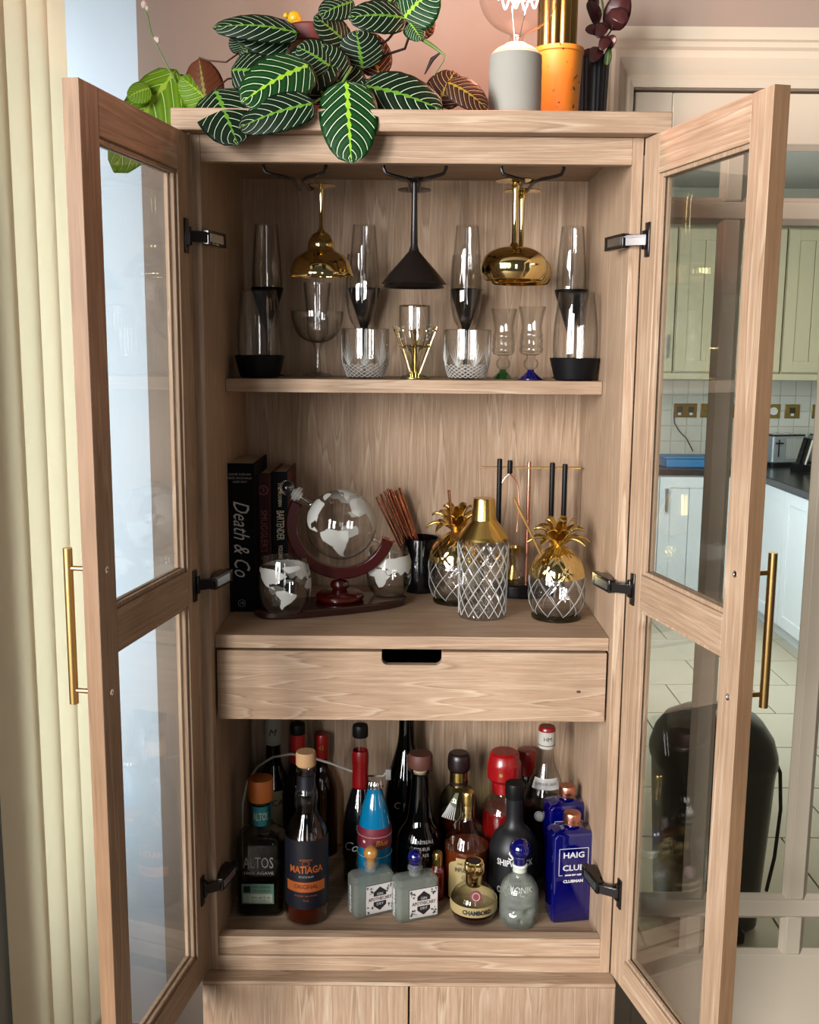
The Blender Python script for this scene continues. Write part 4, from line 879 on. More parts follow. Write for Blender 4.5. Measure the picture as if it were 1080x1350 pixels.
def is_land(lo, la):
    lo = (lo+180) % 360-180
    for pg in LAND:
        c_ = False; j = len(pg)-1
        for i in range(len(pg)):
            xi, yi = pg[i]; xj, yj = pg[j]
            if (yi > la) != (yj > la) and lo < (xj-xi)*(la-yi)/(yj-yi)+xi: c_ = not c_
            j = i
        if c_: return True
    return False
def land_mesh(fpos, n=200, mrows=100, la0=-60, la1=80):
    m = MB(); idx = {}; vs = []; fs = []; rnd = random.Random(9)
    def v(i, j):
        if (i, j) not in idx: idx[(i, j)] = len(vs); vs.append(fpos(360*(i % n)/n-180, la0+(la1-la0)*j/mrows))
        return idx[(i, j)]
    for i in range(n):
        for j in range(mrows):
            if is_land(360*(i+0.5)/n-180, la0+(la1-la0)*(j+0.5)/mrows): fs.append((v(i, j), v((i+1) % n, j), v((i+1) % n, j+1), v(i, j+1)))
    m.add(vs, fs); return m
t = thing('globe_decanter', 'round clear glass decanter etched with a frosted world map, held in the cherry arm', 'decanter', gc)
nd = Vector((-62, 0, 42)).normalized()                 # neck direction
q = nd.to_track_quat('Z', 'Y').to_matrix().to_4x4()
m = MB(); o = [(GR*math.sin(PI*(1-i/40)), GR*math.cos(PI*(1-i/40))) for i in range(0, 38)]
o = [(max(1e-6, r), z) for r, z in o]; r1 = o[-1][0]; neck = [(0.0115, GR*1.02), (0.0105, GR*1.10), (0.0105, GR*1.40), (0.0130, GR*1.44)]
m.lathe(o+neck, 56, caps=False); ne = len(m.v); m.v = [tuple(q @ Vector(p)) for p in m.v]; m.build('bulb', 'clear_glass', t)
m = MB(); m.lathe([(1e-6, GR*1.38), (0.009, GR*1.38), (0.010, GR*1.46), (0.0165, GR*1.47), (0.0175, GR*1.50), (0.014, GR*1.52), (0.0165, GR*1.55), (0.016, GR*1.58), (0.011, GR*1.60), (0.007, GR*1.66), (1e-6, GR*1.67)], 24, fn=lambda r, z, a: r*(1+0.06*math.cos(9*a))); m.v = [tuple(q @ Vector(p)) for p in m.v]; m.build('stopper_collar', 'frosted_print', t)
m = MB(); m.ball(tuple(nd*GR*1.86), 0.0155); m.build('stopper_ball', 'crystal', t)
m = MB(); e = Vector((47, 0, -21)).normalized(); m.tube([e*GR*0.99, e*(GR+0.018)], [0.004, 0.0045], 12); m.ball(tuple(e*(GR+0.004)), 0.0065); m.build('mounting_pin', 'clear_glass', t)
lm = Matrix.Rotation(math.radians(-25), 4, 'Y')
def gp(lo, la):
    a = math.radians(lo+48); b_ = math.radians(la); return tuple(lm @ Vector((math.sin(a)*math.cos(b_), -math.cos(a)*math.cos(b_), math.sin(b_)))*(GR*1.004))
land_mesh(gp, 240, 110).build('frosted_continents', 'frosted_print', t, flat=True)
def globe_glass(label, px, pb, y, zf, hw, lon0):
    b = Vector((W(px, pb, y).x, y, zf)); k = mpp(b); sc_ = hw/34.5
    t = thing('globe_tumbler', label, 'glass', b, group='globe tumblers'); 
    pf = smooth([(r*sc_*k, h*sc_*k) for r, h in ((19, 0), (24, 2), (31, 14), (34.5, 32), (34, 48), (31, 61), (28.5, 71.5))], 5)
    m = MB(); m.lathe(shell(pf, 0.0016), 48, caps=False); m.lathe([(1e-6, 0), (19*sc_*k, 0), (19*sc_*k, 0.001)], 48); m.build('bowl', 'clear_glass', t)
    H = pf[-1][1]
    def rad(z):
        for (r0, z0), (r1, z1) in zip(pf, pf[1:]):
            if z0 <= z <= z1: return r0+(r1-r0)*(z-z0)/(z1-z0+1e-9)
        return pf[-1][0]
    def fp(lo, la):
        a = math.radians(lo-lon0); z = H*(0.08+0.84*(la+60)/140); r = rad(z)+0.0004; return (r*math.sin(a), -r*math.cos(a), z)
    land_mesh(fp, 200, 80).build('frosted_continents', 'frosted_print', t, flat=True)
globe_glass('stemless tumbler etched with a frosted world map at the left end of the cherry stand', 375.5, 800, 0.145, SM+0.0178, 34.5, -70)
globe_glass('stemless tumbler etched with a frosted world map at the right end of the cherry stand', 512.5, 778, 0.293, SM+0.0178, 30, 45)

# black beaker of copper straws
b = place(554, 783, SM, 0.036); t = thing('bar_beaker', 'glossy black beaker holding the bundle of copper straws', 'beaker', b)
hh = W(554, 708, b.y).z-SM; m = MB(); m.lathe([(1e-6, 0), (0.0365, 0), (0.038, 0.002), (0.0415, hh-0.002), (0.0405, hh), (0.0385, hh-0.002), (0.035, 0.006), (1e-6, 0.005)], 48); m.build('body', 'black_gloss', t)
s0 = None; rnd = random.Random(2)
tops = [(496.5, 655), (502, 651), (507, 647), (511, 644), (515, 645), (519, 647), (523, 646), (527, 643), (500, 658), (513, 652), (521, 655), (526, 651)]
for k, (px, py) in enumerate(tops):
    tp = W(px, py, b.y+rnd.uniform(-0.02, 0.015)); bt = b+Vector((0.012+0.030*(px-511)/30, rnd.uniform(-0.012, 0.012), 0.008))
    d = tp-bt; L_ = 0.205
    if s0 is None:
        q = thing('metal_straw', 'copper metal straw standing in the glossy black beaker', 'straw', bt, group='copper straws in the black beaker')
        m = MB(); m.tube([(0, 0, 0), (0, 0, L_)], 0.0031, 12); m.build('tube', 'copper', q); s0 = q
    else: q = dup(s0, bt)
    q.rotation_euler = d.to_track_quat('Z', 'Y').to_euler(); L2 = d.length; q.scale = (1, 1, L2/L_)

# pineapple tumblers
def pineapple(px, pb, label, straw, s=1.0):
    b = place(px, pb, SM, 0.050*s); k = mpp(b)*s
    t = thing('pineapple_tumbler', label, 'tumbler', b, group='gold-topped pineapple tumblers')
    m = MB(); m.lathe([(1e-6, 0), (0.049*s, 0), (0.050*s, 0.002), (0.050*s, 0.005), (0.047*s, 0.007), (1e-6, 0.0072)], 48); m.build('foot_plate', 'smoke_glass', t); 
    def cut(z, a):
        p = (a/(2*PI)*9+z/(0.052*s)) % 1; q = (a/(2*PI)*9-z/(0.052*s)) % 1; return 0.0014*s*max(0, 1-9*min(p, 1-p, q, 1-q))
    base = [(26, 5), (31, 9), (35, 18), (37.3, 32), (37.6, 45), (36.5, 57)]; pf = []
    bb = smooth([(r*k, h*k) for r, h in base], 9)
    cut_wall(bb, 144, cut, 0.0022, 0.012).build('body', 'clear_glass', t, angle=25)
    def rf(z):
        for (r0, z0), (r1, z1) in zip(bb, bb[1:]):
            if z0 <= z <= z1: return r0+(r1-r0)*(z-z0)/(z1-z0)
        return bb[-1][0]
    lattice(rf, 9, 0.052*s*9, bb[0][1]+0.002, bb[-1][1]-0.001, 0.0007, 2*PI*0.0).build('cut_lattice', 'cut_line', t)['kind'] = 'stuff'
    m = MB(); lid = smooth([(36.8, 56.5), (35.5, 66), (31, 77), (23, 87), (14, 93), (8, 96)], 8)
    m.lathe([(r*k, h*k) for r, h in lid]+[(1e-6, 96.5*k)], 144, fn=lambda r, z, a: r-cut(z, a)*1.0, caps=False); m.build('lid', 'gold', t, angle=25)
    rnd = random.Random(int(px)); 
    for ring, (n, el, ln, z) in enumerate(((8, 12, 38, 96), (7, 35, 36, 99), (5, 62, 34, 102))):
        for i in range(n):
            a = 2*PI*i/n+ring*0.5+rnd.uniform(-.1, .1); m = MB(); vs = []; fs = []; e = math.radians(el)
            for u in range(9):
                uu = u/8; wv = (6.6*math.sin(PI*min(1, 0.25+uu*0.75))**0.7+0.3)*k; rr = (4+ln*uu*math.cos(e)); zz = z+ln*uu*math.sin(e)+9*math.sin(PI*uu*0.8)-(9 if ring == 0 else 7)*uu**3
                for v_, dz in ((-1, 1.6), (-0.5, 0.3), (0, 0), (0.5, 0.3), (1, 1.6)):
                    vs.append((rr*k*math.cos(a)-v_*wv*math.sin(a), rr*k*math.sin(a)+v_*wv*math.cos(a), (zz+dz)*k))
            nv = len(vs); vs += [(x, y, z_-1.6*k) for x, y, z_ in vs]
            for u in range(8):
                for v_ in range(4):
                    f = (u*5+v_, u*5+v_+1, (u+1)*5+v_+1, (u+1)*5+v_); fs.append(f); fs.append(tuple(nv+x for x in reversed(f)))
                fs.append((u*5, (u+1)*5, nv+(u+1)*5, nv+u*5)); fs.append((nv+u*5+4, nv+(u+1)*5+4, (u+1)*5+4, u*5+4))
            fs.append((40, 41, 42, 43, 44, nv+44, nv+43, nv+42, nv+41, nv+40)); m.add(vs, fs); m.build('crown_leaf', 'brushed_gold', t)
    (x0, y0, x1, y1), mat, lb = straw
    q = thing('metal_straw', lb, 'straw', b, group='straws standing in the pineapple tumblers')
    p1 = W(x1, y1, b.y-0.03*s); p0 = W(x0, y0, b.y-0.030*s); m = MB(); m.tube([p1-b, p0-b], 0.0029, 12); m.tube([p1-b, p1-b+(p1-p0).normalized()*0.006], 0.0029, 12); m.build('tube', mat, q)
    return t
pineapple(733, 822, 'gold-topped pineapple tumbler with olive foot in front, right of the crystal shaker', ((678, 657, 712, 729), 'satin_brass', 'brass straw leaning left out of the right pineapple tumbler'))
pineapple(601, 800, 'gold-topped pineapple tumbler half hidden behind the crystal shaker', ((592, 646, 598, 712), 'copper', 'dark copper straw upright in the left pineapple tumbler'), 0.98)

# crystal cocktail shaker
b = place(635.5, 819, SM, 0.045); t = thing('cocktail_shaker', 'diamond-cut crystal cocktail shaker with a brushed gold top', 'cocktail shaker', b); k = mpp(b)
hz2 = lambda r: W(635, r, b.y).z-SM
H0 = hz2(709)
def sh_cut(z, a):
    if z < 0.008 or z > H0-0.012: return 0
    c_ = 0.0265; p = (a/(2*PI)*14+z/c_*0.8) % 1; q = (a/(2*PI)*14-z/c_*0.8) % 1
    return 0.0042*max(0, 1-2.2*min(p, 1-p, q, 1-q))
pf = [(30.0*k, 0), (30.8*k, 0.002)]+[((30.9+2.7*i/60)*k, 0.003+(H0-0.004)*i/60) for i in range(61)]
cut_wall(pf, 280, lambda z, a: sh_cut(z, a)*0.35, 0.0035, 0.014).build('body', 'clear_glass', t, angle=22)
lattice(lambda z: (30.9+2.7*(z/H0))*k, 14, 0.0265*14/0.8, 0.006, H0-0.010, 0.0010).build('cut_lattice', 'cut_line', t)['kind'] = 'stuff'
m = MB(); m.lathe([(33.2*k, H0-0.001), (33.4*k, H0+0.003), (31.5*k, H0+0.0085), (17.2*k, hz2(686)), (16.2*k, hz2(684))]+[(1e-6, hz2(684))], 64, caps=False); m.build('shoulder', 'brushed_gold', t)
m = MB(); m.lathe([(16.6*k, hz2(685)), (15.9*k, hz2(680)), (14.2*k, hz2(658)), (13.6*k, hz2(656.5)), (1e-6, hz2(656.2))], 64, caps=False); m.build('cap', 'brushed_gold', t)

# bar tool set on its black base
YT = 0.375
b = Vector((W(690, 790, YT).x, YT, SM)); t = thing('bar_tool_stand', 'black oval base with a flat brass hanging bar for bar tools', 'tool stand', b)
poly = [(0.068*math.cos(2*PI*i/48), 0.048*math.sin(2*PI*i/48)) for i in range(48)]
m = MB(); m.slab(poly, 0, 0.030); m.build('base', 'black_gloss', t, bevel=0.004)
bar_z = W(700, 616, YT).z-SM; xl, xr = W(633, 616, YT).x-b.x, W(768, 616, YT).x-b.x
post = W(698, 610, YT).x-b.x
m = MB(); m.tube([(post, 0, 0.028), (post, 0, bar_z+0.012)], 0.0043, 12); m.build('post', 'rose_copper', t)
m = MB(); pts = [(xl, -0.012), (xl+0.012, -0.012), (xl+0.02, -0.012), (xr-0.02, -0.012), (xr-0.006, -0.014), (xr, -0.006), (xr-0.006, 0.014), (xr-0.02, 0.014), (xl+0.02, 0.006), (xl, 0.0)]
m.slab(pts, bar_z-0.0015, bar_z+0.001); m.build('hanging_bar', 'satin_brass', t, bevel=0.0004)
def tool(name, label, px, top, bot, extra=None, mat='black_satin'):
    x = W(px, 650, YT-0.008).x; z1 = W(px, top, YT-0.008).z; z0 = W(px, bot, YT-0.008).z
    q = thing(name, label, 'bar tool', (x, YT-0.020, z0), group='bar tools hanging from the brass bar')
    m = MB(); m.lathe([(1e-6, 0), (0.0052, 0.001), (0.0056, 0.004), (0.0056, z1-z0-0.003), (0.0048, z1-z0), (1e-6, z1-z0)], 20); m.build('handle', mat, q)
    if extra: extra(q, z1-z0)
    return q
def tongs(q, h):
    for s in (-1, 1):
        m = MB(); pts = [(0, 0, 0.002)]+[(s*(0.012*math.sin(PI*0.5*i/8)+0.006*(i/8)), 0, -0.012*(1-math.cos(PI*0.5*i/8))-0.014*(i/8)) for i in range(1, 9)]+[(s*0.022, 0, -0.07), (s*0.018, 0, -0.125)]
        m.tube(pts, 0.0016, 8); m.build('tong_arm', 'rose_copper', q)
def spoon(q, h):
    m = MB(); m.tube([(0, 0, 0.002), (0, 0, -0.05)], 0.0017, 8); m.ball((0, 0, -0.06), 0.010, sz=1.3, seg=16); m.build('bowl_end', 'brushed_gold', q)
def fork(q, h):
    m = MB(); m.tube([(0, 0, 0.002), (0, 0, -0.045)], 0.0017, 8); m.lathe([(1e-6, -0.07), (0.012, -0.066), (0.014, -0.05), (0.012, -0.044), (1e-6, -0.043)], 20); m.build('muddler_end', 'brushed_gold', q)
tool('bar_spoon', 'long black handle of the bar spoon, leftmost on the brass bar', 657.5, 604, 700, spoon)
tool('ice_tongs', 'ice tongs with a short black grip and thin curved arms', 671, 606, 624, tongs)
tool('cocktail_strainer', 'long black handle hanging second from the right on the brass bar', 726.5, 609, 695, fork)
tool('cocktail_muddler', 'long black handle hanging rightmost on the brass bar', 743, 611, 692, spoon)
bb = Vector((W(679.5, 735, 0.352).x, 0.352, SM+0.0304)); q = thing('brass_jigger', 'small gold jigger standing behind the shaker on the black base', 'jigger', (bb.x, 0.395, SM+0.0304))
m = MB(); m.lathe([(0.016, 0), (0.0165, 0.002), (0.007, 0.030), (0.007, 0.034), (0.0185, 0.072), (0.0175, 0.072), (0.006, 0.038), (1e-6, 0.036)], 32); m.build('cup', 'brushed_gold', q)
q = thing('mixing_glass', 'small clear straight glass on the black base between shaker and pineapple', 'glass', (W(684, 780, 0.335).x, 0.348, SM+0.0304))
m = MB(); m.lathe(shell([(0.017, 0), (0.0185, 0.002), (0.0205, 0.066)], 0.0025, 0.006), 36, caps=False); m.build('body', 'clear_glass', q)

# ================================================================ BOTTLES
BF = FZ+0.0004
def bz(base, row): return W(540, row, base.y).z-base.z
def bl(base, row): return W(540, row, base.y-0.036).z-base.z   # rows read on the near face of a bottle
def bbase(px, y): return Vector((W(px, 1120, y).x, y, BF))
def bottle(name, label, px, y, prof, mat, cat='bottle', n=4, seg=48, sq=None, thin=0.0022, liquid=None, rz=0, name2='body'):
    """prof: (half-width px, row) from shoulder downwards or upwards; starts at row None = shelf"""
    b = bbase(px, y); k = mpp(b); t = thing(name, label, cat, b, rz)
    pf = [(hw*k, 0.0 if r is None else bz(b, r)) for hw, r in prof]; pf = smooth(pf, n)
    m = MB(); m.lathe(pf, seg, caps=False, sq=sq); m.lathe([(1e-6, 0.0005), (pf[0][0], 0.0)], seg, caps=False, sq=sq); m.build(name2, mat, t)
    if liquid:
        lm, row = liquid; zl = bz(b, row); lp = [(max(r-thin, 1e-6), max(z, 0.004)) for r, z in pf if z < zl]
        if lp: m = MB(); m.lathe([(1e-6, 0.004)]+lp+[(1e-6, lp[-1][1])], seg, caps=False, sq=sq); m.build('liquid', lm, t)
    def rad(z):
        for (r0, z0), (r1, z1) in zip(pf, pf[1:]):
            if z0 <= z <= z1 and z1 > z0: return r0+(r1-r0)*(z-z0)/(z1-z0)+0.0006
        return pf[-1][0]+0.0006
    return t, b, k, rad
def ring(t, b, k, name, mat, rows, n=1, seg=36, fn=None, label=None, top=True):
    pf = [(hw*k, bz(b, r)) for hw, r in rows]
    if n > 1: pf = smooth(pf, n)
    m = MB(); m.lathe([(1e-6, pf[0][1])]+pf+([(1e-6, pf[-1][1])] if top else []), seg, caps=False, fn=fn); return m.build(name, mat, t, label)
FA = lambda b: -math.atan2(0.0-b.x, b.y+D)*-1            # turn a label toward the room in front
# tequila bottle, squared, orange cap
t, b, k, rad = bottle('liquor_bottle', 'squarish clear bottle with an orange cap and teal neck band', 345, 0.175, [(27, None), (30, 1200), (30.5, 1180), (30.5, 1112), (28, 1100), (18, 1092), (13.5, 1084), (13, 1058)], 'smoke_glass', sq=(5, 0.85), n=5, liquid=('smoke_glass', 1140))
ring(t, b, k, 'cap', 'orange_cap', [(15.5, 1055), (16.5, 1052), (16.5, 1031), (15.5, 1027)])
ring(t, b, k, 'neck_band', 'teal_label', [(13.8, 1085), (13.8, 1060)], top=False)
text_round('ALTOS', bz(b, 1066)-bz(b, 1080), 13.9*k+0.0003, bz(b, 1073), 0.1, 'pale_label', t, 0.034, bold=0.0004)
yf = -30.5*k*0.85-0.0006
text_flat('ALTOS', 0.034, (-0.001, yf, bl(b, 1138)), (1, 0, 0), (0, 0, 1), 'grey_print', t, 0.062)
text_flat('100% AGAVE', 0.009, (-0.001, yf, bl(b, 1151)), (1, 0, 0), (0, 0, 1), 'silver_print', t, 0.060)
m = MB(); m.box((-0.036, yf-0.0004, bl(b, 1191)), (0.030, yf, bl(b, 1165))); m.build('paper_label', 'mint_label', t); m = MB(); m.box((-0.033, yf-0.0007, bl(b, 1189)), (0.027, yf-0.0003, bl(b, 1178))); m.build('label_panel', 'pale_label', t)
m = MB(); m.box((-0.032, yf-0.0008, bl(b, 1176)), (-0.018, yf-0.0003, bl(b, 1168))); m.build('label_crest', 'navy_label', t)
for q_, (s_, r_) in enumerate((('100% AGAVE', 1169), ('TEQUILA', 1174), ('PLATA', 1183), ('HECHO EN MEXICO', 1187))): text_flat(s_, 0.0055, (0.004, yf-0.0008, bl(b, r_)), (1, 0, 0), (0, 0, 1), 'label_ink', t, 0.038)
# white capsule bottle at back with CA label
t, b, k, rad = bottle('wine_bottle', 'dark bottle with a white neck capsule at the back left', 362, 0.408, [(21, None), (22, 1110), (22, 1050), (19, 1030), (12, 1012), (9.5, 995), (9.5, 940)], 'dark_glass')
ring(t, b, k, 'capsule', 'white_foil', [(10.5, 981), (10.8, 978), (10.8, 930)])
text_round('M', 0.022, 10.9*k+0.0003, bz(b, 964), 0.0, 'label_ink', t, shear=0.3)
label_round(lambda z: rad(z), bl(b, 1095), bl(b, 1045), 0.9, 0.2, 'cream_print', t); text_round('CA', 0.020, lambda z: rad(z)+0.0006, bl(b, 1060), 0.35, 'label_ink', t)
t, b, k, rad = bottle('liquor_bottle', 'dark bottle with a black cap and red neck behind the cork-topped rum', 394, 0.345, [(20, None), (20.5, 1100), (20.5, 1048), (17, 1030), (10, 1012), (9, 990), (9, 965)], 'dark_glass')
ring(t, b, k, 'neck_foil', 'red_foil', [(10, 1005), (10, 968)]); ring(t, b, k, 'cap', 'black_satin', [(9.8, 968), (10, 966), (10, 957), (9, 955)])
t, b, k, rad = bottle('liquor_bottle', 'slim clear bottle with an orange-red foil top at the very back', 425, 0.42, [(20, None), (20, 1100), (20, 1045), (15, 1025), (8, 1010), (7, 990), (7, 972)], 'brown_glass')
ring(t, b, k, 'foil', 'red_foil', [(8.5, 999), (8.8, 996), (8.8, 971), (8.0, 968.5)]); text_round('45', 0.014, 9*k+0.0003, bz(b, 984), 0.0, 'gold_print', t)
# rum, cork top
t, b, k, rad = bottle('rum_bottle', 'tall dark rum bottle with pale cork stopper and copper lettering', 404.5, 0.140, [(26, None), (28, 1212), (28, 1112), (26, 1096), (19, 1080), (13.5, 1068), (15, 1056), (14.8, 1046), (12, 1036), (11, 1018)], 'clear_glass', liquid=('rum', 1105))
ring(t, b, k, 'neck_wrap', 'navy_label', [(12.6, 1040), (12.0, 1034), (11.8, 1021)], top=False); ring(t, b, k, 'collar', 'clear_glass', [(11.5, 1020), (12.5, 1017), (12, 1010)])
ring(t, b, k, 'cork', 'cork', [(11.5, 1010), (13, 1008), (13, 994), (12, 991.5)])
label_round(28*k+0.0006, bl(b, 1198), bl(b, 1108), 1.75, 0, 'navy_label', t); RR = 28*k+0.0011
text_round('MATIAGA', 0.021, RR, bl(b, 1146), 0.06, 'copper_print', t, 0.072, bold=0.0005); text_round('ESTATE RUM', 0.0055, RR, bl(b, 1155), 0.06, 'grey_print', t, 0.03)
label_round(RR, bl(b, 1175), bl(b, 1162), 0.98, 0.02, 'copper_print', t, 'copper_band'); text_round('ORIGINAL', 0.013, RR+0.0005, bl(b, 1168), 0.05, 'navy_label', t, 0.05)
text_round('AGED IN OAK', 0.004, RR, bl(b, 1180), 0.05, 'copper_print', t, 0.05); text_round('70 CL', 0.005, RR, bl(b, 1186), 0.05, 'copper_print', t)
text_round('AZPRH', 0.0055, RR, bl(b, 1133), 0.05, 'copper_print', t, 0.026)
m = MB(); m.tube([(RR*math.sin(0.05+0.16*math.cos(a)), -RR*math.cos(0.05+0.16*math.cos(a)), bz(b, 1126)+0.005*math.sin(a)) for a in [2*PI*i/20 for i in range(20)]], 0.0005, 5, closed=True); m.build('crest', 'copper_print', t)
# tall bottle with red neck, black cap
t, b, k, rad = bottle('liqueur_bottle', 'dark cola-style bottle with red neck wrap and black screw cap', 475, 0.300, [(21, None), (22.5, 1150), (22.5, 1090), (20, 1070), (13, 1045), (9.5, 1030), (8.5, 990), (7.8, 972)], 'clear_glass', liquid=('black_gloss', 1038))
ring(t, b, k, 'neck_wrap', 'red_cap', [(10.2, 1037), (10.8, 1033), (10.2, 1015), (11, 998), (9.6, 989)], 3, top=False); ring(t, b, k, 'cap', 'black_satin', [(9.8, 971), (10.2, 970), (10.2, 959), (9.2, 956)])
text_round('Cola', 0.030, lambda z: rad(z)+0.0004, bl(b, 1118), -0.35, 'white_print', t, shear=0.5)
# blue soda
t, b, k, rad = bottle('soda_bottle', 'bright blue soda bottle with a silver crown cap and maroon label', 494, 0.235, [(21, None), (22, 1150), (22, 1100), (21, 1086), (16, 1062), (11.5, 1048), (9.5, 1040), (9.3, 1034)], 'blue_soda')
ring(t, b, k, 'neck_glass', 'aqua_glass', [(9.4, 1041), (9.3, 1034)], top=False)
ring(t, b, k, 'crown_cap', 'chrome', [(11, 1037), (10.8, 1034), (9.5, 1029.5), (8.5, 1028)], seg=63, fn=lambda r, z, a: r*(1+0.03*math.cos(21*a)))
label_round(lambda z: rad(z)+0.0002, bl(b, 1121), bl(b, 1095), 1.9, 0, 'maroon_label', t)
for r_ in (1121, 1095): m = MB(); m.tube([(rad(bz(b, r_))*1.01*math.sin(a), -rad(bz(b, r_))*1.01*math.cos(a), bz(b, r_)) for a in [-1.9+3.8*i/24 for i in range(25)]], 0.0006, 5); m.build('label_edge', 'cream_print', t)
text_round('Jones', 0.015, lambda z: rad(z)+0.0008, bl(b, 1104), -0.25, 'faded_red_print', t, shear=0.3); text_round('Blue', 0.017, lambda z: rad(z)+0.0008, bl(b, 1113), 0.45, 'yellow_print', t, shear=0.3)
m = MB(); m.lathe([(1e-6, 0.0), (0.0035, 0.0)], 16, caps=False); o = m.build('label_dot', 'bud_white', t, flat=True); RR = rad(bz(b, 1101))+0.0008; o.location = (RR*math.sin(-0.6), -RR*math.cos(-0.6), bz(b, 1101)); o.rotation_euler = (PI/2, 0, -0.6)
# champagne
t, b, k, rad = bottle('champagne_bottle', 'large dark green champagne bottle rising out of sight behind the drawer', 535, 0.385, [(28, None), (29, 1120), (29, 1070), (27.5, 1045), (23, 1020), (15, 992), (11, 972), (10, 950), (10, 915)], 'dark_green_glass', liquid=('black_gloss', 1000))
m = MB(); m.lathe([(14.5*k, 0), (15.5*k, 0)], 24, caps=False)
text_round('C', 0.022, lambda z: rad(z)+0.0006, bl(b, 1060), -0.45, 'tan_label', t, shear=0.3)
# long neck with brown cork
t, b, k, rad = bottle('liqueur_bottle', 'squat black bottle with a long flared neck and brown stopper', 553, 0.275, [(29, None), (30, 1140), (30, 1110), (28, 1098), (24, 1090), (17, 1078), (13, 1050), (11, 1022), (12, 1017)], 'dark_glass', liquid=('black_gloss', 1098))
ring(t, b, k, 'lip', 'clear_glass', [(12, 1016), (16.5, 1013), (17, 1010), (13, 1008)]); ring(t, b, k, 'stopper_plug', 'cream_print', [(8, 1024), (9, 1014)])
ring(t, b, k, 'stopper', 'cork_brown', [(15, 1010), (16, 1008), (16, 996), (14.5, 992.5)])
for q_, (s_, r_, w_) in enumerate((('COINTREAU', 1108, 0.05), ('LIQUEUR', 1116, 0.035), ('PARIS', 1124, 0.03))): text_round(s_, 0.010, lambda z: rad(z)+0.0006, bl(b, r_), 0.1, 'grey_print', t, w_)
# dark stopper bourbon
t, b, k, rad = bottle('whisky_bottle', 'round clear whisky bottle with dark wooden stopper and gold neck band', 603.5, 0.335, [(24, None), (25, 1130), (25, 1070), (23, 1048), (17, 1038), (11.5, 1032), (11, 1014)], 'smoke_glass', liquid=('rum', 1062))
ring(t, b, k, 'neck_band', 'brushed_gold', [(12, 1034), (12, 1015)], top=False); ring(t, b, k, 'neck_tape', 'cap_dark', [(12.2, 1031), (12.2, 1027)], top=False)
ring(t, b, k, 'stopper', 'cap_dark', [(13, 1014), (14.5, 1012), (15, 1004), (14, 994), (11, 991)], 2)
m = MB()
for q_ in range(7):
    a = -0.9+0.12*q_; m.tube([(12*k*math.sin(a*0.4), -12*k, bz(b, 1040)), (20*k*math.sin(a)-0.004, -26*k, bz(b, 1058)), (24*k*math.sin(a)-0.006, -27*k, bz(b, 1064+q_*0.8))], 0.0011, 5)
m.build('silver_tassel', 'silver_print', t)['kind'] = 'stuff'
# infusion bottle
t, b, k, rad = bottle('gin_bottle', 'round-shouldered bottle of amber-red infusion with a gold cap and shaped label', 615.5, 0.240, [(28, None), (30.5, 1182), (30.5, 1122), (29, 1108), (23, 1094), (13, 1082), (9, 1074), (8.5, 1066)], 'clear_glass', liquid=('whisky', 1112))
ring(t, b, k, 'lower_liquid', 'red_liquor', [(29.4, 1180), (29.4, 1135)])
ring(t, b, k, 'neck_foil', 'gold', [(9, 1077), (8.4, 1073), (8.8, 1068), (8.6, 1058)], 2, top=False); ring(t, b, k, 'cap', 'brushed_gold', [(8.8, 1059), (9, 1058), (9, 1045), (8, 1042.5)])
label_round(lambda z: rad(z)+0.0002, bl(b, 1182), bl(b, 1128), 0.72, -0.16, 'tan_label', t, nz=14, shape=lambda u: 1 if u < 0.80 else (0.86 if u < 0.9 else 0.5))
text_round('INFUSION', 0.013, lambda z: rad(z)+0.0008, bl(b, 1143), -0.16, 'label_ink', t, 0.040, bold=0.0003); text_round('Gin', 0.012, lambda z: rad(z)+0.0008, bl(b, 1152), -0.12, 'label_ink', t, shear=0.3)
text_round('DARK CHERRY', 0.006, lambda z: rad(z)+0.0008, bl(b, 1135), -0.16, 'antique_brass', t, 0.03)
# red capped bottle and the two behind it
t, b, k, rad = bottle('vodka_bottle', 'dark red bottle under a wide glossy red cap, behind the black rum', 662, 0.325, [(27, None), (28, 1130), (28, 1075), (27, 1063), (22, 1053), (14, 1044), (12, 1034)], 'clear_glass', liquid=('red_liquor', 1062))
ring(t, b, k, 'lower_cap', 'red_cap', [(13, 1043), (15.5, 1041), (15.5, 1028), (19, 1024)], top=False); ring(t, b, k, 'cap', 'red_cap', [(19, 1026), (22, 1022), (22.5, 1004), (20, 1000), (19, 992), (16, 989)])
text_round('III', 0.010, 22.5*k+0.0006, bz(b, 1013), -0.25, 'gold_print', t, bold=0.0004); text_round('CAV', 0.014, lambda z: rad(z)+0.0006, bl(b, 1090), -0.1, 'cream_print', t)
t, b, k, rad = bottle('spirit_bottle', 'clear long-necked bottle at the back, its top hidden behind the drawer', 662, 0.420, [(16, None), (16, 1090), (16, 1040), (14, 1015), (10, 1000), (6, 985), (5.2, 960), (5.2, 925)], 'clear_glass')
t, b, k, rad = bottle('liqueur_bottle', 'red wax-topped bottle at the back beside the red-capped one', 691, 0.415, [(14, None), (14, 1090), (14, 1045), (13, 1025), (11, 1015), (10.5, 1000)], 'dark_glass')
ring(t, b, k, 'wax_cap', 'red_cap', [(11.5, 1018), (12, 1012), (13, 990), (10, 986)], 2)
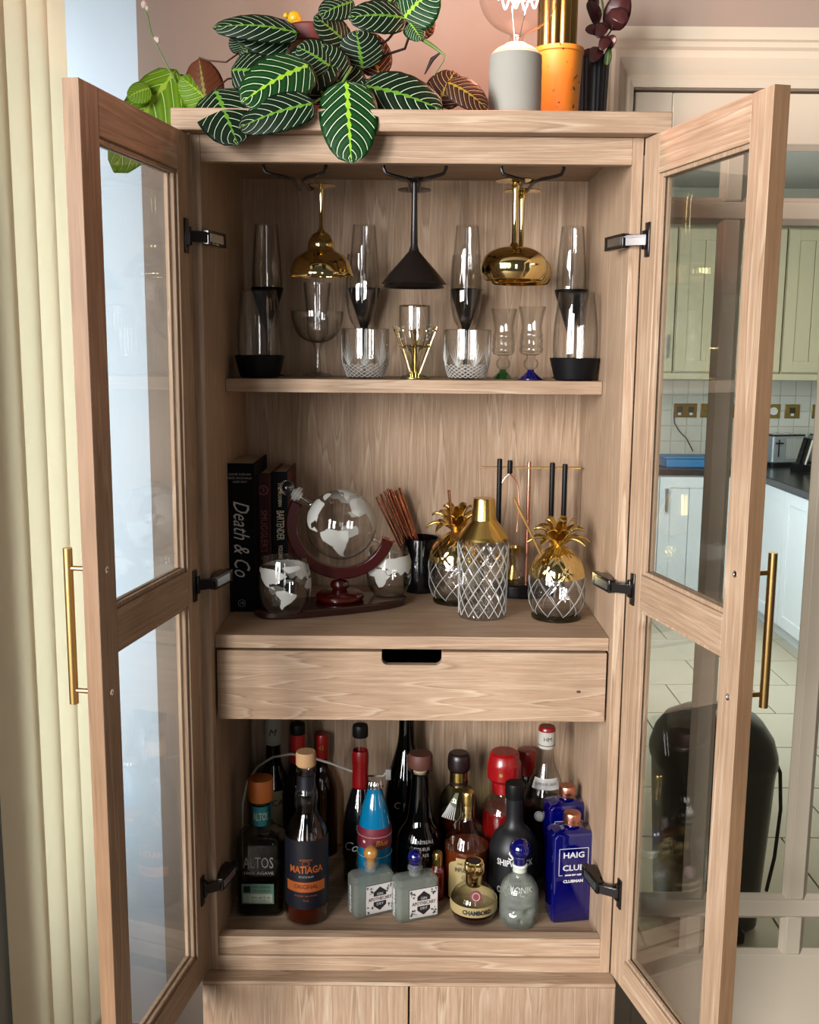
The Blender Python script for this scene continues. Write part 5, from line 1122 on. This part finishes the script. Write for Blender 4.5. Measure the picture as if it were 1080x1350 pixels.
# black rum
t, b, k, rad = bottle('rum_bottle', 'matt black bottle with white lettering behind the skull-shaped bottle', 677, 0.215, [(29, None), (31.5, 1185), (31.5, 1125), (30, 1108), (22, 1094), (14, 1086), (10.5, 1074), (11, 1050), (11.5, 1044)], 'black_matt')
ring(t, b, k, 'cap', 'black_satin', [(12.6, 1046), (12.8, 1044), (12.8, 1033), (12, 1030.5)]); ring(t, b, k, 'neck_ring', 'black_satin', [(12, 1050), (12.2, 1048), (12.2, 1046)])
text_round('SHIPWRECK', 0.019, 31.5*k+0.0006, bl(b, 1134), -0.02, 'white_print', t, 0.082, bold=0.0004); text_round('S', 0.026, lambda z: rad(z)+0.0006, bl(b, 1124), -0.2, 'white_print', t, bold=0.0004)
text_round('COCONUT RUM', 0.019, 31.5*k+0.0006, bl(b, 1170), -0.02, 'white_print', t, 0.078, bold=0.0004)
m = MB(); RR = 31.5*k+0.0006
pts = [(-0.012, 0), (-0.004, 0.002), (-0.006, 0.008), (0.0, 0.018), (0.003, 0.028), (0.002, 0.010), (0.006, 0.004), (0.010, -0.004), (0.002, -0.008), (-0.008, -0.006)]
m.add([(RR*math.sin(-0.3+x/RR), -RR*math.cos(-0.3+x/RR), bz(b, 1152)+z) for x, z in pts], [tuple(range(10))]); m.build('ship_print', 'white_print', t, flat=True)
# white-capsuled bottle
t, b, k, rad = bottle('rum_bottle', 'clear bottle with a red-topped white capsule and curved white shoulder label', 716.5, 0.335, [(26, None), (27, 1120), (27, 1065), (26, 1045), (20, 1025), (13, 1008), (10, 995), (9.5, 983)], 'clear_glass', liquid=('smoke_glass', 1050))
ring(t, b, k, 'capsule', 'white_foil', [(10.3, 983), (11, 981), (11, 961)], top=False); ring(t, b, k, 'red_top', 'red_cap', [(11.1, 961), (11.1, 958), (9.5, 955.5)]); ring(t, b, k, 'capsule_line', 'label_ink', [(11.1, 979), (11.1, 978)], top=False)
text_round('HM', 0.013, 11*k+0.0005, bz(b, 970), 0.0, 'label_ink', t)
label_round(lambda z: rad(z)+0.0002, bl(b, 1040), bl(b, 1027), 0.9, -0.1, 'label_white', t, 'shoulder_label'); label_round(lambda z: rad(z)+0.0006, bl(b, 1038), bl(b, 1029), 0.84, -0.1, 'silver_print', t, 'label_panel')
text_round('SUPERIOR LIGHT', 0.008, lambda z: rad(z)+0.0012, bl(b, 1033.5), -0.1, 'label_ink', t, 0.05)
m = MB(); m.lathe([(1e-6, 0), (0.0115, 0)], 28, caps=False); o = m.build('bat_emblem', 'silver_print', t, flat=True); RR = 30.5*k; o.location = (RR*math.sin(-0.35), -RR*math.cos(-0.35), bz(b, 1062)); o.rotation_euler = (PI/2, 0, -0.35)
m = MB(); m.lathe([(0.0085, 0), (0.0095, 0)], 28, caps=False); o = m.build('emblem_ring', 'label_ink', t, flat=True); RR = 30.7*k+0.0005; o.location = (RR*math.sin(-0.35), -RR*math.cos(-0.35), bz(b, 1062)); o.rotation_euler = (PI/2, 0, -0.35)
# cobalt bottles
def cobalt_bottle(px, y, pt, label, rz, txt):
    b = Vector((W(px, 1150, y).x, y, BF)); k = mpp(b); t = thing('whisky_bottle', label, 'bottle', b, rz, group='square cobalt blue whisky bottles')
    H = bz(b, pt); hw, hd = 0.0455, 0.0275
    def rr(hx, hy, r, n=5):
        pts = []
        for sx, sy, a0 in ((1, 1, 0), (-1, 1, 90), (-1, -1, 180), (1, -1, 270)):
            for q_ in range(n+1):
                a = math.radians(a0+90*q_/n); pts.append((sx*(hx-r)+r*math.cos(a), sy*(hy-r)+r*math.sin(a)))
        return pts
    m = MB(); lv = [(0, 0.003, 0.006), (0.003, 0.0, 0.007), (H-0.010, 0.0, 0.007), (H-0.004, 0.004, 0.007), (H, 0.014, 0.008), (H+0.004, 0.026, 0.001)]
    vs = []; n = 24
    for z, ins, r in lv:
        hx, hy = hw-ins*1.1, max(hd-ins*0.55, 0.0125); vs += [(x, y_, z) for x, y_ in rr(hx, hy, min(r, hy*0.95))]
    fs = [tuple(reversed(range(n))), tuple((len(lv)-1)*n+i for i in range(n))]
    for j in range(len(lv)-1):
        for i in range(n): i2 = (i+1) % n; fs.append((j*n+i, j*n+i2, (j+1)*n+i2, (j+1)*n+i))
    m.add(vs, fs); m.build('body', 'cobalt', t)
    m = MB(); m.lathe([(0.0125, H+0.003), (0.0125, H+0.010), (0.0145, H+0.011)], 32, caps=False); m.build('neck', 'cobalt', t)
    zc = H+0.009; m = MB(); m.lathe([(1e-6, zc), (0.0175, zc), (0.0178, zc+0.004), (0.0172, zc+0.0045), (0.0178, zc+0.006), (0.0178, zc+0.020), (0.0165, zc+0.0225), (1e-6, zc+0.0225)], 40, caps=False); m.build('screw_cap', 'rose_copper', t)
    if txt:
        yf = -hd-0.0006; cx = 0.0; 
        x0, x1, z0, z1 = -0.034, 0.028, H*0.53, H*0.83; m = MB(); w_ = 0.0011
        for a, c_ in (((x0, z0), (x0+w_, z1)), ((x1-w_, z0), (x1, z1)), ((x0, z1-w_), (x1, z1)), ((x0, z0), (x0+0.008, z0+w_)), ((x1-0.008, z0), (x1, z0+w_))): m.box((a[0], yf-0.0002, a[1]), (c_[0], yf, c_[1]))
        m.build('printed_frame', 'white_print', t)
        def tx(s, sz, z, w): text_flat(s, sz, ((x0+x1)/2, yf, z), (1, 0, 0), (0, 0, 1), 'white_print', t, w, bold=0.0004)
        tx('HAIG', 0.017, z0+(z1-z0)*0.74, 0.044); tx('CLUB', 0.017, z0+(z1-z0)*0.27, 0.046); tx('HAIG EST 1627', 0.0042, z0+0.0006, 0.036); tx('CLUBMAN', 0.0085, z0-0.013, 0.042)
cobalt_bottle(752, 0.150, 1088, 'square cobalt blue bottle with white framed lettering, front right corner', 0.16, True)
cobalt_bottle(744, 0.250, 1052, 'square cobalt blue bottle behind its lettered twin', 0.16, True)
# small square apothecary bottles
def flask(px, y, label, ball, rz, top):
    b = Vector((W(px, 1190, y).x, y, BF)); k = mpp(b); t = thing('miniature_bottle', label, 'bottle', b, rz, group='small square clear bottles with glass ball stoppers')
    H = 0.092; hw, hd = 0.045, 0.023; n = 28
    def rr(hx, hy, r):
        pts = []
        for sx, sy, a0 in ((1, 1, 0), (-1, 1, 90), (-1, -1, 180), (1, -1, 270)):
            for q_ in range(7):
                a = math.radians(a0+90*q_/6); pts.append((sx*(hx-r)+r*math.cos(a), sy*(hy-r)+r*math.sin(a)))
        return pts
    lv = [(0, 0.004), (0.004, 0.0), (H-0.008, 0.0), (H-0.002, 0.004), (H+0.001, 0.012)]
    def body(ins, z0, z1, mat, nm):
        vs = []
        for z, i_ in lv: vs += [(x, y_, min(max(z, z0), z1)) for x, y_ in rr(hw-i_-ins, hd-i_*0.8-ins, 0.009)]
        fs = [tuple(reversed(range(n))), tuple((len(lv)-1)*n+i for i in range(n))]
        for j in range(len(lv)-1):
            for i in range(n): i2 = (i+1) % n; fs.append((j*n+i, j*n+i2, (j+1)*n+i2, (j+1)*n+i))
        m = MB(); m.add(vs, fs); return m.build(nm, mat, t)
    body(0, 0, 1, 'cloudy_glass', 'body'); body(0.004, 0.006, H*0.78, 'cloudy_glass', 'liquid')
    m = MB(); m.lathe([(0.013, H+0.001), (0.0125, H+0.010), (0.0155, H+0.013), (0.0155, H+0.017), (0.012, H+0.019), (0.012, H+0.023), (0.0145, H+0.025)], 32, caps=False); m.build('neck', 'cloudy_glass', t)
    m = MB(); m.ball((0, 0, H+0.038), 0.0155); m.lathe([(1e-6, H+0.006), (0.009, H+0.006), (0.0098, H+0.026)], 24, caps=False); m.build('ball_stopper', ball, t)
    yf = -hd-0.0005; x0, x1, z0, z1 = -0.020, 0.041, 0.008, 0.070
    m = MB(); m.box((x0-0.001, yf, z0-0.001), (x1+0.001, yf+0.0003, z1+0.001)); m.build('label_border', 'label_ink', t)
    m = MB(); m.box((x0, yf-0.0004, z0), (x1, yf, z1)); m.build('paper_label', 'label_white', t)
    cx, cz = (x0+x1)/2, (z0+z1)/2; f = yf-0.0007
    m = MB(); hexp = [(0, 0.026), (0.014, 0.015), (0.014, -0.015), (0, -0.026), (-0.014, -0.015), (-0.014, 0.015)]; m.add([(cx+x, f, cz+z) for x, z in hexp], [tuple(range(6))]); m.build('label_hexagon', 'label_ink', t, flat=True)
    m = MB(); m.box((x0+0.001, f-0.0002, cz-0.006), (x1-0.001, f-0.0001, cz+0.006)); m.build('label_band', 'label_white', t, flat=True)
    m = MB(); rnd = random.Random(int(px))
    for sx in (-1, 1):
        for sz in (-1, 1):
            for q_ in range(9):
                px_, pz = cx+sx*rnd.uniform(0.016, 0.028), cz+sz*rnd.uniform(0.013, 0.028); r_ = rnd.uniform(0.0010, 0.0026); a0 = rnd.uniform(0, 6)
                m.add([(px_+r_*(1.5 if i % 2 else 0.5)*math.cos(a0+i*PI/4), f-0.0001, pz+r_*(1.5 if i % 2 else 0.5)*math.sin(a0+i*PI/4)) for i in range(8)], [tuple(range(8))])
    m.build('label_ornament', 'label_ink', t, flat=True)['kind'] = 'stuff'
    text_flat('APOTHECARY', 0.0105, (cx, f-0.0004, cz), (1, 0, 0), (0, 0, 1), 'cork_brown', t, 0.052, bold=0.0002)
    text_flat('GIN', 0.008, (cx, f-0.0003, cz+0.0105), (1, 0, 0), (0, 0, 1), 'label_white', t); text_flat('DRY', 0.008, (cx, f-0.0003, cz-0.0115), (1, 0, 0), (0, 0, 1), 'label_white', t)
    text_flat('MINI BOTTLE', 0.013, (-hw-0.0005, 0.0, H*0.42), (0, 0, -1), (0, -1, 0), 'white_print', t, 0.060, bold=0.0006)
flask(489, 0.158, 'small square clear bottle with an amber-green ball stopper and patterned label', 'amber_ball', math.radians(24), 0)
flask(547, 0.143, 'small square clear bottle with a dark blue ball stopper and patterned label', 'navy_gloss', math.radians(20), 0)
# small red miniature with gold cap, teal tin lying down
t, b, k, rad = bottle('miniature_bottle', 'tiny dark red bottle with a gold cap behind the square blue-stoppered bottle', 577, 0.215, [(9.5, None), (10, 1180), (10, 1150), (8, 1143), (5.5, 1138)], 'red_liquor')
ring(t, b, k, 'cap', 'brushed_gold', [(6.8, 1139), (7, 1138), (7, 1126), (6, 1123)])
q = W(520, 1134, 0.225); t = thing('miniature_bottle', 'small teal tube lying on its side between the blue soda and square bottles', 'tube', (q.x, 0.225, BF+0.0160))
m = MB(); m.lathe([(1e-6, -0.030), (0.0150, -0.030), (0.016, -0.028), (0.016, 0.045), (1e-6, 0.047)], 32, caps=False); m.v = [(x*0.9+z*0.25, -z*-1.0, y) for x, y, z in m.v]; m.build('tube', 'teal_label', t)
m = MB(); m.lathe([(1e-6, -0.0308), (0.0085, -0.0306)], 24, caps=False); m.v = [(x*0.9+z*0.25, z, y) for x, y, z in m.v]; m.build('end_disc', 'pale_label', t)
# raspberry liqueur orb
t, b, k, rad = bottle('liqueur_bottle', 'round orb-shaped liqueur bottle with ornate gold crown cap and gold belt', 626, 0.140, [(16, None), (18, 1221), (22, 1214), (29, 1200), (30.5, 1188), (27, 1175), (19, 1167), (11, 1163), (9, 1158)], 'clear_glass', liquid=('berry_liquor', 1196), n=5)
ring(t, b, k, 'belt', 'tan_label', [(31.0, 1193), (31.4, 1187), (30.6, 1181)], top=False)
text_round('CHAMBORD', 0.0120, lambda z: rad(z)+0.0018, bz(b, 1187), 0.08, 'label_ink', t, 0.062, bold=0.0005)
ring(t, b, k, 'cap_lower', 'gold', [(10, 1165), (11, 1163), (11, 1149)], top=False, seg=60, fn=lambda r, z, a: r*(1+0.05*math.cos(10*a)*math.cos(z*900)))
ring(t, b, k, 'crown_cap', 'gold', [(11, 1150), (12.3, 1148), (12.6, 1138), (11, 1134)], seg=96, fn=lambda r, z, a: r*(1+0.05*math.cos(24*a)))
ring(t, b, k, 'jewel_top', 'cap_dark', [(9.5, 1134.5), (7, 1132.5)])
m = MB(); m.lathe([(1e-6, 0.002), (0.008, 0.002), (0.0115, 0.0018), (0.012, 0.0)], 32, caps=False); o = m.build('wax_seal', 'maroon_label', t); a = 0.02; RR = rad(bz(b, 1170))+0.0005; o.location = (0.002, -RR+0.002, bz(b, 1170)); o.rotation_euler = (PI/2-0.45, 0, 0)
m = MB(); m.lathe([(0.0065, 0), (0.0078, 0)], 28, caps=False); o2 = m.build('seal_ring', 'cream_print', t, flat=True); o2.location = (0.002, -RR-0.0008, bz(b, 1170)+0.001); o2.rotation_euler = (PI/2-0.45, 0, 0)
# skull bottle
b = bbase(686, 0.130); k = mpp(b); t = thing('miniature_bottle', 'small clear bottle moulded as a skull with a cobalt ball stopper', 'bottle', b)
pf = smooth([(23*k, 0), (25*k, bz(b, 1222)), (25.5*k, bz(b, 1200)), (25.5*k, bz(b, 1180)), (24.5*k, bz(b, 1168)), (18*k, bz(b, 1157)), (10.5*k, bz(b, 1151)), (9.5*k, bz(b, 1142)), (11*k, bz(b, 1139))], 10)
def skull(r, z, a):
    aa = (a+PI/2+PI) % (2*PI)-PI                       # 0 = toward the room
    def g(ca, cz_, wa, wz, amp): return amp*math.exp(-((aa-ca)/wa)**2-((z-bz(b, cz_))/wz)**2)
    d = g(-0.42, 1190, 0.25, 0.0065, -0.0075)+g(0.42, 1190, 0.25, 0.0065, -0.0075)+g(0, 1201, 0.11, 0.005, -0.006)+g(-0.42, 1183, 0.34, 0.003, 0.0025)+g(0.42, 1183, 0.34, 0.003, 0.0025)
    d += g(-0.65, 1203, 0.18, 0.006, 0.003)+g(0.65, 1203, 0.18, 0.006, 0.003)+g(-1.0, 1208, 0.25, 0.010, -0.005)+g(1.0, 1208, 0.25, 0.010, -0.005)
    if abs(aa) < 0.75 and abs(z-bz(b, 1213)) < 0.006: d += -0.0016*(1 if (aa*9) % 1 < 0.22 else 0)-0.0015*math.exp(-((z-bz(b, 1213))/0.0012)**2)
    return r+d
m = MB(); m.lathe(pf+[(9*k, bz(b, 1139.5))]+[(max(r-0.0035, 1e-6), z) for r, z in reversed(pf) if z > 0.008]+[(1e-6, 0.008)], 120, fn=skull, caps=False); m.lathe([(1e-6, 0), (23*k, 0)], 120, caps=False); m.build('body', 'cloudy_glass', t, angle=60)
text_round('KONIK', 0.020, 25.5*k+0.0008, bl(b, 1172), 0, 'silver_print', t, 0.046); text_round('TAIL', 0.006, 25.8*k+0.0008, bl(b, 1179), 0.05, 'silver_print', t)
m = MB(); m.ball((0, 0, bz(b, 1118)), 14.2*k, seg=32); m.lathe([(1e-6, bz(b, 1137)), (8.2*k, bz(b, 1137)), (8.6*k, bz(b, 1128))], 24, caps=False); m.build('ball_stopper', 'navy_gloss', t)
ring(t, b, k, 'stopper_sleeve', 'white_plastic', [(9.2, 1146), (9.6, 1137)])
# white charging cable looped behind
t = thing('power_cable', 'white cable looping behind the left bottles up to a small plug', 'cable', (W(320, 1100, 0.30).x, 0.30, BF))
m = MB(); pts = [W(x, y, yy)-t.location for x, y, yy in ((320, 1160, 0.30), (319, 1100, 0.30), (320, 1060, 0.30), (326, 1030, 0.30), (340, 1010, 0.305), (360, 998, 0.31), (384, 994, 0.315), (408, 998, 0.32), (435, 1006, 0.325), (462, 1016, 0.33), (485, 1023, 0.335), (505, 1023, 0.34), (512, 1016, 0.34))]
pf_ = smooth([tuple(p) for p in pts], 5) if False else [tuple(p) for p in pts]
m.tube(pf_, 0.0026, 8); m.build('cord', 'cable_white', t)
m = MB(); q = W(512, 1022, 0.34)-t.location; m.box((q.x-0.006, q.y-0.004, q.z-0.010), (q.x+0.006, q.y+0.004, q.z+0.014)); m.build('plug', 'cable_white', t, bevel=0.001)

# ================================================================ ON TOP OF THE CABINET
TZ = 2.0109
# bulb lamp
lb = Vector((W(679, 120, 0.10).x, 0.10, TZ)); k = mpp(lb)
t = thing('bulb_lamp', 'grey concrete bottle-shaped lamp with a large clear globe bulb and pink filament', 'lamp', lb)
def lz(row, base=lb): return W(679, row, base.y).z-base.z
pf = smooth([(34*k, 0), (34.5*k, 0.002), (34.5*k, lz(85)), (33*k, lz(74)), (26*k, lz(66)), (17*k, lz(61)), (13*k, lz(58))], 4)
m = MB(); m.lathe(pf+[(1e-6, lz(57.5))], 48, caps=True); m.build('base', 'concrete', t, angle=50)
m = MB(); m.lathe([(9*k, lz(58)), (9*k, lz(50)), (7*k, lz(48)), (1e-6, lz(47))], 28, caps=False); m.build('bulb_socket', 'bulb_glass', t)
bc = Vector((4*k, 0, lz(50)+57*k)); m = MB(); pr = [(8*k, lz(52)), (10*k, lz(46))]+[(52*k*math.sin(PI*(1-i/30)), bc.z+52*k*math.cos(PI*(1-i/30))) for i in range(3, 31)]
m.lathe([(max(1e-6, r), z) for r, z in pr], 48, (2*k, 0), caps=False); m.build('bulb_globe', 'bulb_glass', t)
MATS['filament'] = None
fm = bpy.data.materials.new('filament'); fm.use_nodes = True; MATS['filament'] = fm
e = fm.node_tree.nodes.new('ShaderNodeEmission'); e.inputs[0].default_value = (1.0, 0.42, 0.62, 1); e.inputs[1].default_value = 22; fm.node_tree.links.new(e.outputs[0], fm.node_tree.nodes['Material Output'].inputs[0])
zf_ = lz(4); m = MB(); pts = []
for i in range(90):
    a = i/89; pts.append(((-26+56*a)*k+2*k, 6*k*math.sin(a*11), zf_+(7*math.sin(a*28)-5*math.sin(a*3.1)+4)*k))
m.tube(pts, 0.0016, 8); m.build('filament', 'filament', t, 'glowing pink looped filament')
m = MB()
for x in (-4, 8): m.tube([(x*0.4*k, 0, lz(54)), (x*k, 0, lz(30)), (x*1.6*k, 0, zf_-4*k)], 0.0009, 6)
m.build('support_wire', 'chrome', t)['kind'] = 'stuff'
l = bpy.data.lights.new('bulb_light', 'POINT'); l.energy = 8.5; l.color = (1.0, 0.44, 0.30); l.shadow_soft_size = 0.03
o = bpy.data.objects.new('bulb_light', l); C.objects.link(o); o.location = lb+Vector((3*k, -0.005, zf_+0.012))
# orange pot with a fluted brass vase
ob = Vector((W(735, 120, 0.235).x, 0.235, TZ)); k = mpp(ob); t = thing('plant_pot', 'speckled orange-yellow ceramic pot behind the lamp', 'pot', ob)
h = W(735, 66, ob.y).z-TZ; m = MB(); m.lathe([(1e-6, 0), (25*k, 0), (26*k, 0.002), (31.5*k, h-0.010), (33*k, h-0.008), (33*k, h), (31*k, h), (29*k, h-0.008), (25*k, 0.01), (1e-6, 0.01)], 56, caps=False); m.build('body', 'speckled_orange', t)
v0 = Vector((ob.x-2*k, ob.y, TZ+0.011)); t = thing('brass_vase', 'tall fluted brass vase standing in the orange pot', 'vase', v0)
for i in range(9):
    a = 2*PI*i/9+0.2; m = MB(); m.lathe([(1e-6, 0), (8.5*k, 0), (9.6*k, 0.30), (1e-6, 0.30)], 24, (17*k*math.cos(a), 17*k*math.sin(a)), caps=False); m.build('flute', 'antique_brass', t)
# black ribbed pot with burgundy plant
kb = Vector((W(781, 120, 0.34).x, 0.34, TZ)); k = mpp(kb); t = thing('potted_plant', 'burgundy-leaved plant in a black ribbed pot', 'plant', kb)
h = W(781, 76, kb.y).z-TZ; m = MB(); m.lathe([(1e-6, 0), (17*k, 0), (21*k, h-0.004), (21*k, h), (19*k, h), (18*k, h-0.01), (1e-6, h-0.012)], 72, caps=False, fn=lambda r, z, a: r*(1+0.02*math.cos(24*a))); m.build('pot', 'dark_ribbed', t)
def leaf(parent, p0, p1, w, mat, droop=0.0, fold=0.12, arch=0.10, bend=None, nrm=None, sharp=0.45, name='leaf', twist=0.0):
    """an ovate leaf blade from p0 (stalk end) to p1 (tip)"""
    p0, p1 = Vector(p0), Vector(p1); d = p1-p0; L_ = d.length; dn = d.normalized()
    n = Vector(nrm) if nrm else Vector((0, -1, 0.35)); n = (n-dn*n.dot(dn)).normalized(); sd = dn.cross(n).normalized()
    m = MB(); vs = []; fs = []; uv = []; nu, nv = 16, 10; m.uv = uv
    for i in range(nu+1):
        u = i/nu; wd_ = max(0.0008, (w/2)*(math.sin(PI*min(1, u**0.78))**sharp)*(1.0 if u < 0.97 else 0.5))
        tw = twist*u; s2 = sd*math.cos(tw)+n*math.sin(tw); n2 = n*math.cos(tw)-sd*math.sin(tw)
        c_ = p0+d*u+n*(arch*L_*math.sin(PI*u))+Vector((0, 0, -1))*(droop*L_*(u*u-u)*-1 if False else 0)-n*(droop*L_*u*u)
        for j in range(nv+1):
            v = -1+2*j/nv; rip = 0.012*w*math.cos(u*nu*2.2)*abs(v)
            vs.append(c_+s2*(v*wd_)+n2*(fold*w*(abs(v)**1.3)*(wd_/(w/2))*-0.5+rip)); uv.append((u, (v+1)/2))
    for i in range(nu):
        for j in range(nv): a = i*(nv+1)+j; fs.append((a, a+1, a+nv+2, a+nv+1))
    m.add(vs, fs); o = m.build(name, mat, parent, angle=80)
    sol = o.modifiers.new('thickness', 'SOLIDIFY'); sol.thickness = 0.0007; sol.offset = 0
    return o
loc = lambda t, x, y, yy: W(x, y, yy)-Vector(t.location)
for (x0, y0, x1, y1, w, yy) in ((806, 40, 824, -12, 34, 0.33), (806, 12, 826, 30, 22, 0.31), (790, 30, 775, 2, 20, 0.33), (795, 42, 772, 40, 18, 0.32), (800, 62, 812, 48, 16, 0.31), (790, 62, 780, 82, 18, 0.30), (792, 75, 768, 70, 16, 0.32), (798, 30, 788, 50, 16, 0.31), (802, 48, 792, 66, 15, 0.30), (788, 12, 776, -8, 18, 0.35)):
    leaf(t, loc(t, x0, y0, yy), loc(t, x1, y1, yy-0.02), w*k, 'burgundy_leaf', fold=0.2, arch=0.15)
m = MB(); m.tube([loc(t, 786, 84, 0.34), loc(t, 792, 60, 0.33), loc(t, 798, 30, 0.33), loc(t, 793, -5, 0.33)], 0.0022, 6); m.build('stem', 'stem_green', t)
m = MB(); m.tube([loc(t, 792, 60, 0.33), loc(t, 806, 40, 0.325), loc(t, 814, 15, 0.32)], 0.0016, 6); m.build('stem', 'stem_brown', t)
leaf(t, loc(t, 800, 86, 0.30), loc(t, 803, 62, 0.30), 10*k, 'leaf_bright')
# prayer plant
pp = Vector((W(410, 120, 0.17).x, 0.17, TZ)); k = mpp(pp); t = thing('prayer_plant', 'prayer plant with dark green leaves and pale veins spilling over the cabinet front', 'plant', pp)
h = W(410, 38, pp.y).z-TZ; m = MB(); m.lathe([(1e-6, 0), (24*k, 0), (31*k, h-0.03), (1e-6, h-0.03)], 48, caps=False); m.build('pot', 'terracotta', t)
m = MB(); m.lathe([(31*k, h-0.03), (34*k, h-0.028), (35*k, h-0.004), (33*k, h), (31*k, h-0.004), (30*k, h-0.02), (1e-6, h-0.02)], 48, caps=False); m.build('pot_rim', 'terracotta_rim', t)
LV = [  # x0,y0 (stalk end) x1,y1 (tip) width px, depth base/tip, material, fold, arch
    (409, 85, 318, 131, 62, 0.00, -0.055, 'leaf_bright', 0.10, 0.10), (415, 136, 313, 166, 44, -0.045, -0.060, 'leaf_dark', 0.14, 0.12),
    (284, 118, 312, 186, 62, 0.00, -0.070, 'leaf_dark', 0.12, 0.10), (305, 92, 362, 96, 50, 0.03, 0.02, 'leaf_dark', 0.2, 0.1),
    (395, 44, 281, 32, 34, 0.08, 0.05, 'leaf_dark', 0.3, 0.16), (384, 58, 306, 34, 48, 0.10, 0.08, 'leaf_dark', 0.15, 0.08),
    (432, 64, 384, 118, 62, 0.07, 0.03, 'leaf_dark', 0.12, 0.1), (457, 106, 463, 212, 63, -0.02, -0.062, 'leaf_bright', 0.10, 0.05),
    (478, 113, 584, 142, 54, 0.03, 0.00, 'leaf_dark', 0.12, 0.12), (576, 140, 600, 92, 44, 0.05, 0.06, 'leaf_maroon', 0.12, 0.1), (590, 108, 643, 142, 34, 0.04, 0.03, 'leaf_maroon', 0.2, 0.18),
    (478, 92, 470, 40, 56, 0.10, 0.08, 'leaf_dark', 0.15, 0.1), (500, 100, 486, 42, 40, 0.13, 0.13, 'leaf_maroon', 0.15, 0.1),
    (462, 62, 416, 20, 38, 0.10, 0.06, 'leaf_dark', 0.15, 0.08), (466, 2, 422, 18, 34, 0.08, 0.05, 'leaf_dark', 0.15, 0.08),
    (536, 24, 460, 20, 42, 0.06, 0.03, 'leaf_dark', 0.15, 0.12), (532, 24, 574, -18, 58, 0.05, 0.03, 'leaf_bright', 0.12, 0.1), (531, 28, 575, 34, 42, 0.09, 0.09, 'leaf_maroon', 0.15, 0.1),
    (540, 30, 556, 52, 22, 0.04, 0.03, 'leaf_bright', 0.25, 0.1), (322, 66, 306, 46, 24, 0.09, 0.08, 'leaf_dark', 0.2, 0.1), (330, 84, 322, 52, 20, 0.09, 0.09, 'leaf_dark', 0.2, 0.1),
    (440, 132, 408, 70, 60, 0.10, 0.10, 'leaf_dark', 0.15, 0.1), (455, 138, 446, 74, 56, 0.09, 0.09, 'leaf_dark', 0.15, 0.1), (500, 138, 462, 118, 50, 0.06, 0.05, 'leaf_dark', 0.15, 0.1), (520, 10, 500, -16, 36, 0.10, 0.10, 'leaf_dark', 0.15, 0.1),
    (233, 92, 146, 224, 66, 0.06, 0.045, 'leaf_lime', 0.25, 0.12), (241, 98, 200, 222, 56, 0.075, 0.070, 'leaf_lime', 0.3, 0.15), (436, 88, 392, 60, 46, 0.05, 0.04, 'leaf_dark', 0.15, 0.1), (446, 110, 424, 58, 44, 0.06, 0.05, 'leaf_dark', 0.15, 0.1),
    (198, 116, 168, 128, 28, 0.03, 0.02, 'leaf_lime', 0.25, 0.15), (272, 138, 262, 76, 44, 0.05, 0.05, 'leaf_underside', 0.45, 0.05), (282, 140, 238, 100, 40, 0.055, 0.045, 'leaf_lime', 0.45, 0.1)]
for (x0, y0, x1, y1, w, d0, d1, mt, fo, ar) in LV:
    leaf(t, loc(t, x0, y0, d0), loc(t, x1, y1, d1), w*0.00158, mt, fold=fo, arch=ar*0.5, droop=0.06)
def stem(pts, r, mt='stem_green', nm='stem'):
    m = MB(); m.tube([loc(t, *p) for p in pts], r, 8); m.build(nm, mt, t)
stem([(409, 85, 0.0), (416, 100, 0.03), (424, 122, 0.08), (428, 142, 0.14)], 0.0018); stem([(464, 88, -0.02), (458, 98, -0.03), (452, 108, -0.02)], [0.0016, 0.0026, 0.0022]); stem([(456, 108, -0.02), (444, 116, 0.0), (434, 132, 0.05), (432, 142, 0.12)], 0.0026)
stem([(262, 76, 0.05), (275, 80, 0.055), (298, 82, 0.06), (318, 68, 0.10), (350, 90, 0.16)], 0.0016, 'stem_brown'); stem([(531, 28, 0.05), (512, 52, 0.08), (498, 62, 0.12), (470, 90, 0.16)], 0.0022, 'cap_dark'); stem([(540, 46, 0.07), (534, 64, 0.08), (510, 72, 0.12), (470, 96, 0.16)], 0.0024, 'cap_dark')
stem([(548, 46, 0.04), (570, 60, 0.04), (586, 72, 0.04), (585, 80, 0.04), (572, 100, 0.05)], [0.004, 0.0035, 0.002, 0.0012, 0.001]); stem([(580, 70, 0.045), (570, 78, 0.05), (560, 98, 0.05)], [0.0015, 0.004, 0.0012], 'cap_dark')
stem([(430, 20, 0.08), (452, 28, 0.10), (470, 60, 0.14)], 0.0018, 'cap_dark'); stem([(478, 113, 0.03), (470, 126, 0.08), (460, 140, 0.13)], 0.002); stem([(414, 136, -0.04), (422, 130, 0.0), (430, 140, 0.08)], 0.0018)
stem([(284, 118, 0.0), (300, 104, 0.05), (340, 100, 0.12)], 0.0016, 'stem_brown')
stem([(232, 108, 0.05), (224, 94, 0.048), (216, 78, 0.05), (206, 58, 0.05), (199, 42, 0.05), (195, 22, 0.05), (190, 10, 0.05)], 0.0013, 'stem_green', 'flower_stalk')
for (x, y, r) in ((190, 6, 0.0052), (194, 11, 0.0035), (208, 53, 0.0042), (205, 51, 0.003)):
    m = MB(); m.ball(tuple(loc(t, x, y, 0.05)), r, seg=12, sz=1.3); m.build('flower_bud', 'bud_white', t)
dk = W(388, 20, 0.14); t = thing('toy_duck', 'small yellow ornament peeping over the rim of the terracotta pot', 'ornament', (dk.x, 0.145, pp.z+h+0.0))
m = MB(); m.ball((0, 0, 0.010), 0.013, seg=20); m.ball((0.004, 0, 0.0), 0.012, seg=20); m.build('body', 'yellow_toy', t)
m = MB(); m.ball((-0.015, -0.004, 0.014), 0.005, seg=12); m.build('beak', 'yellow_toy', t)
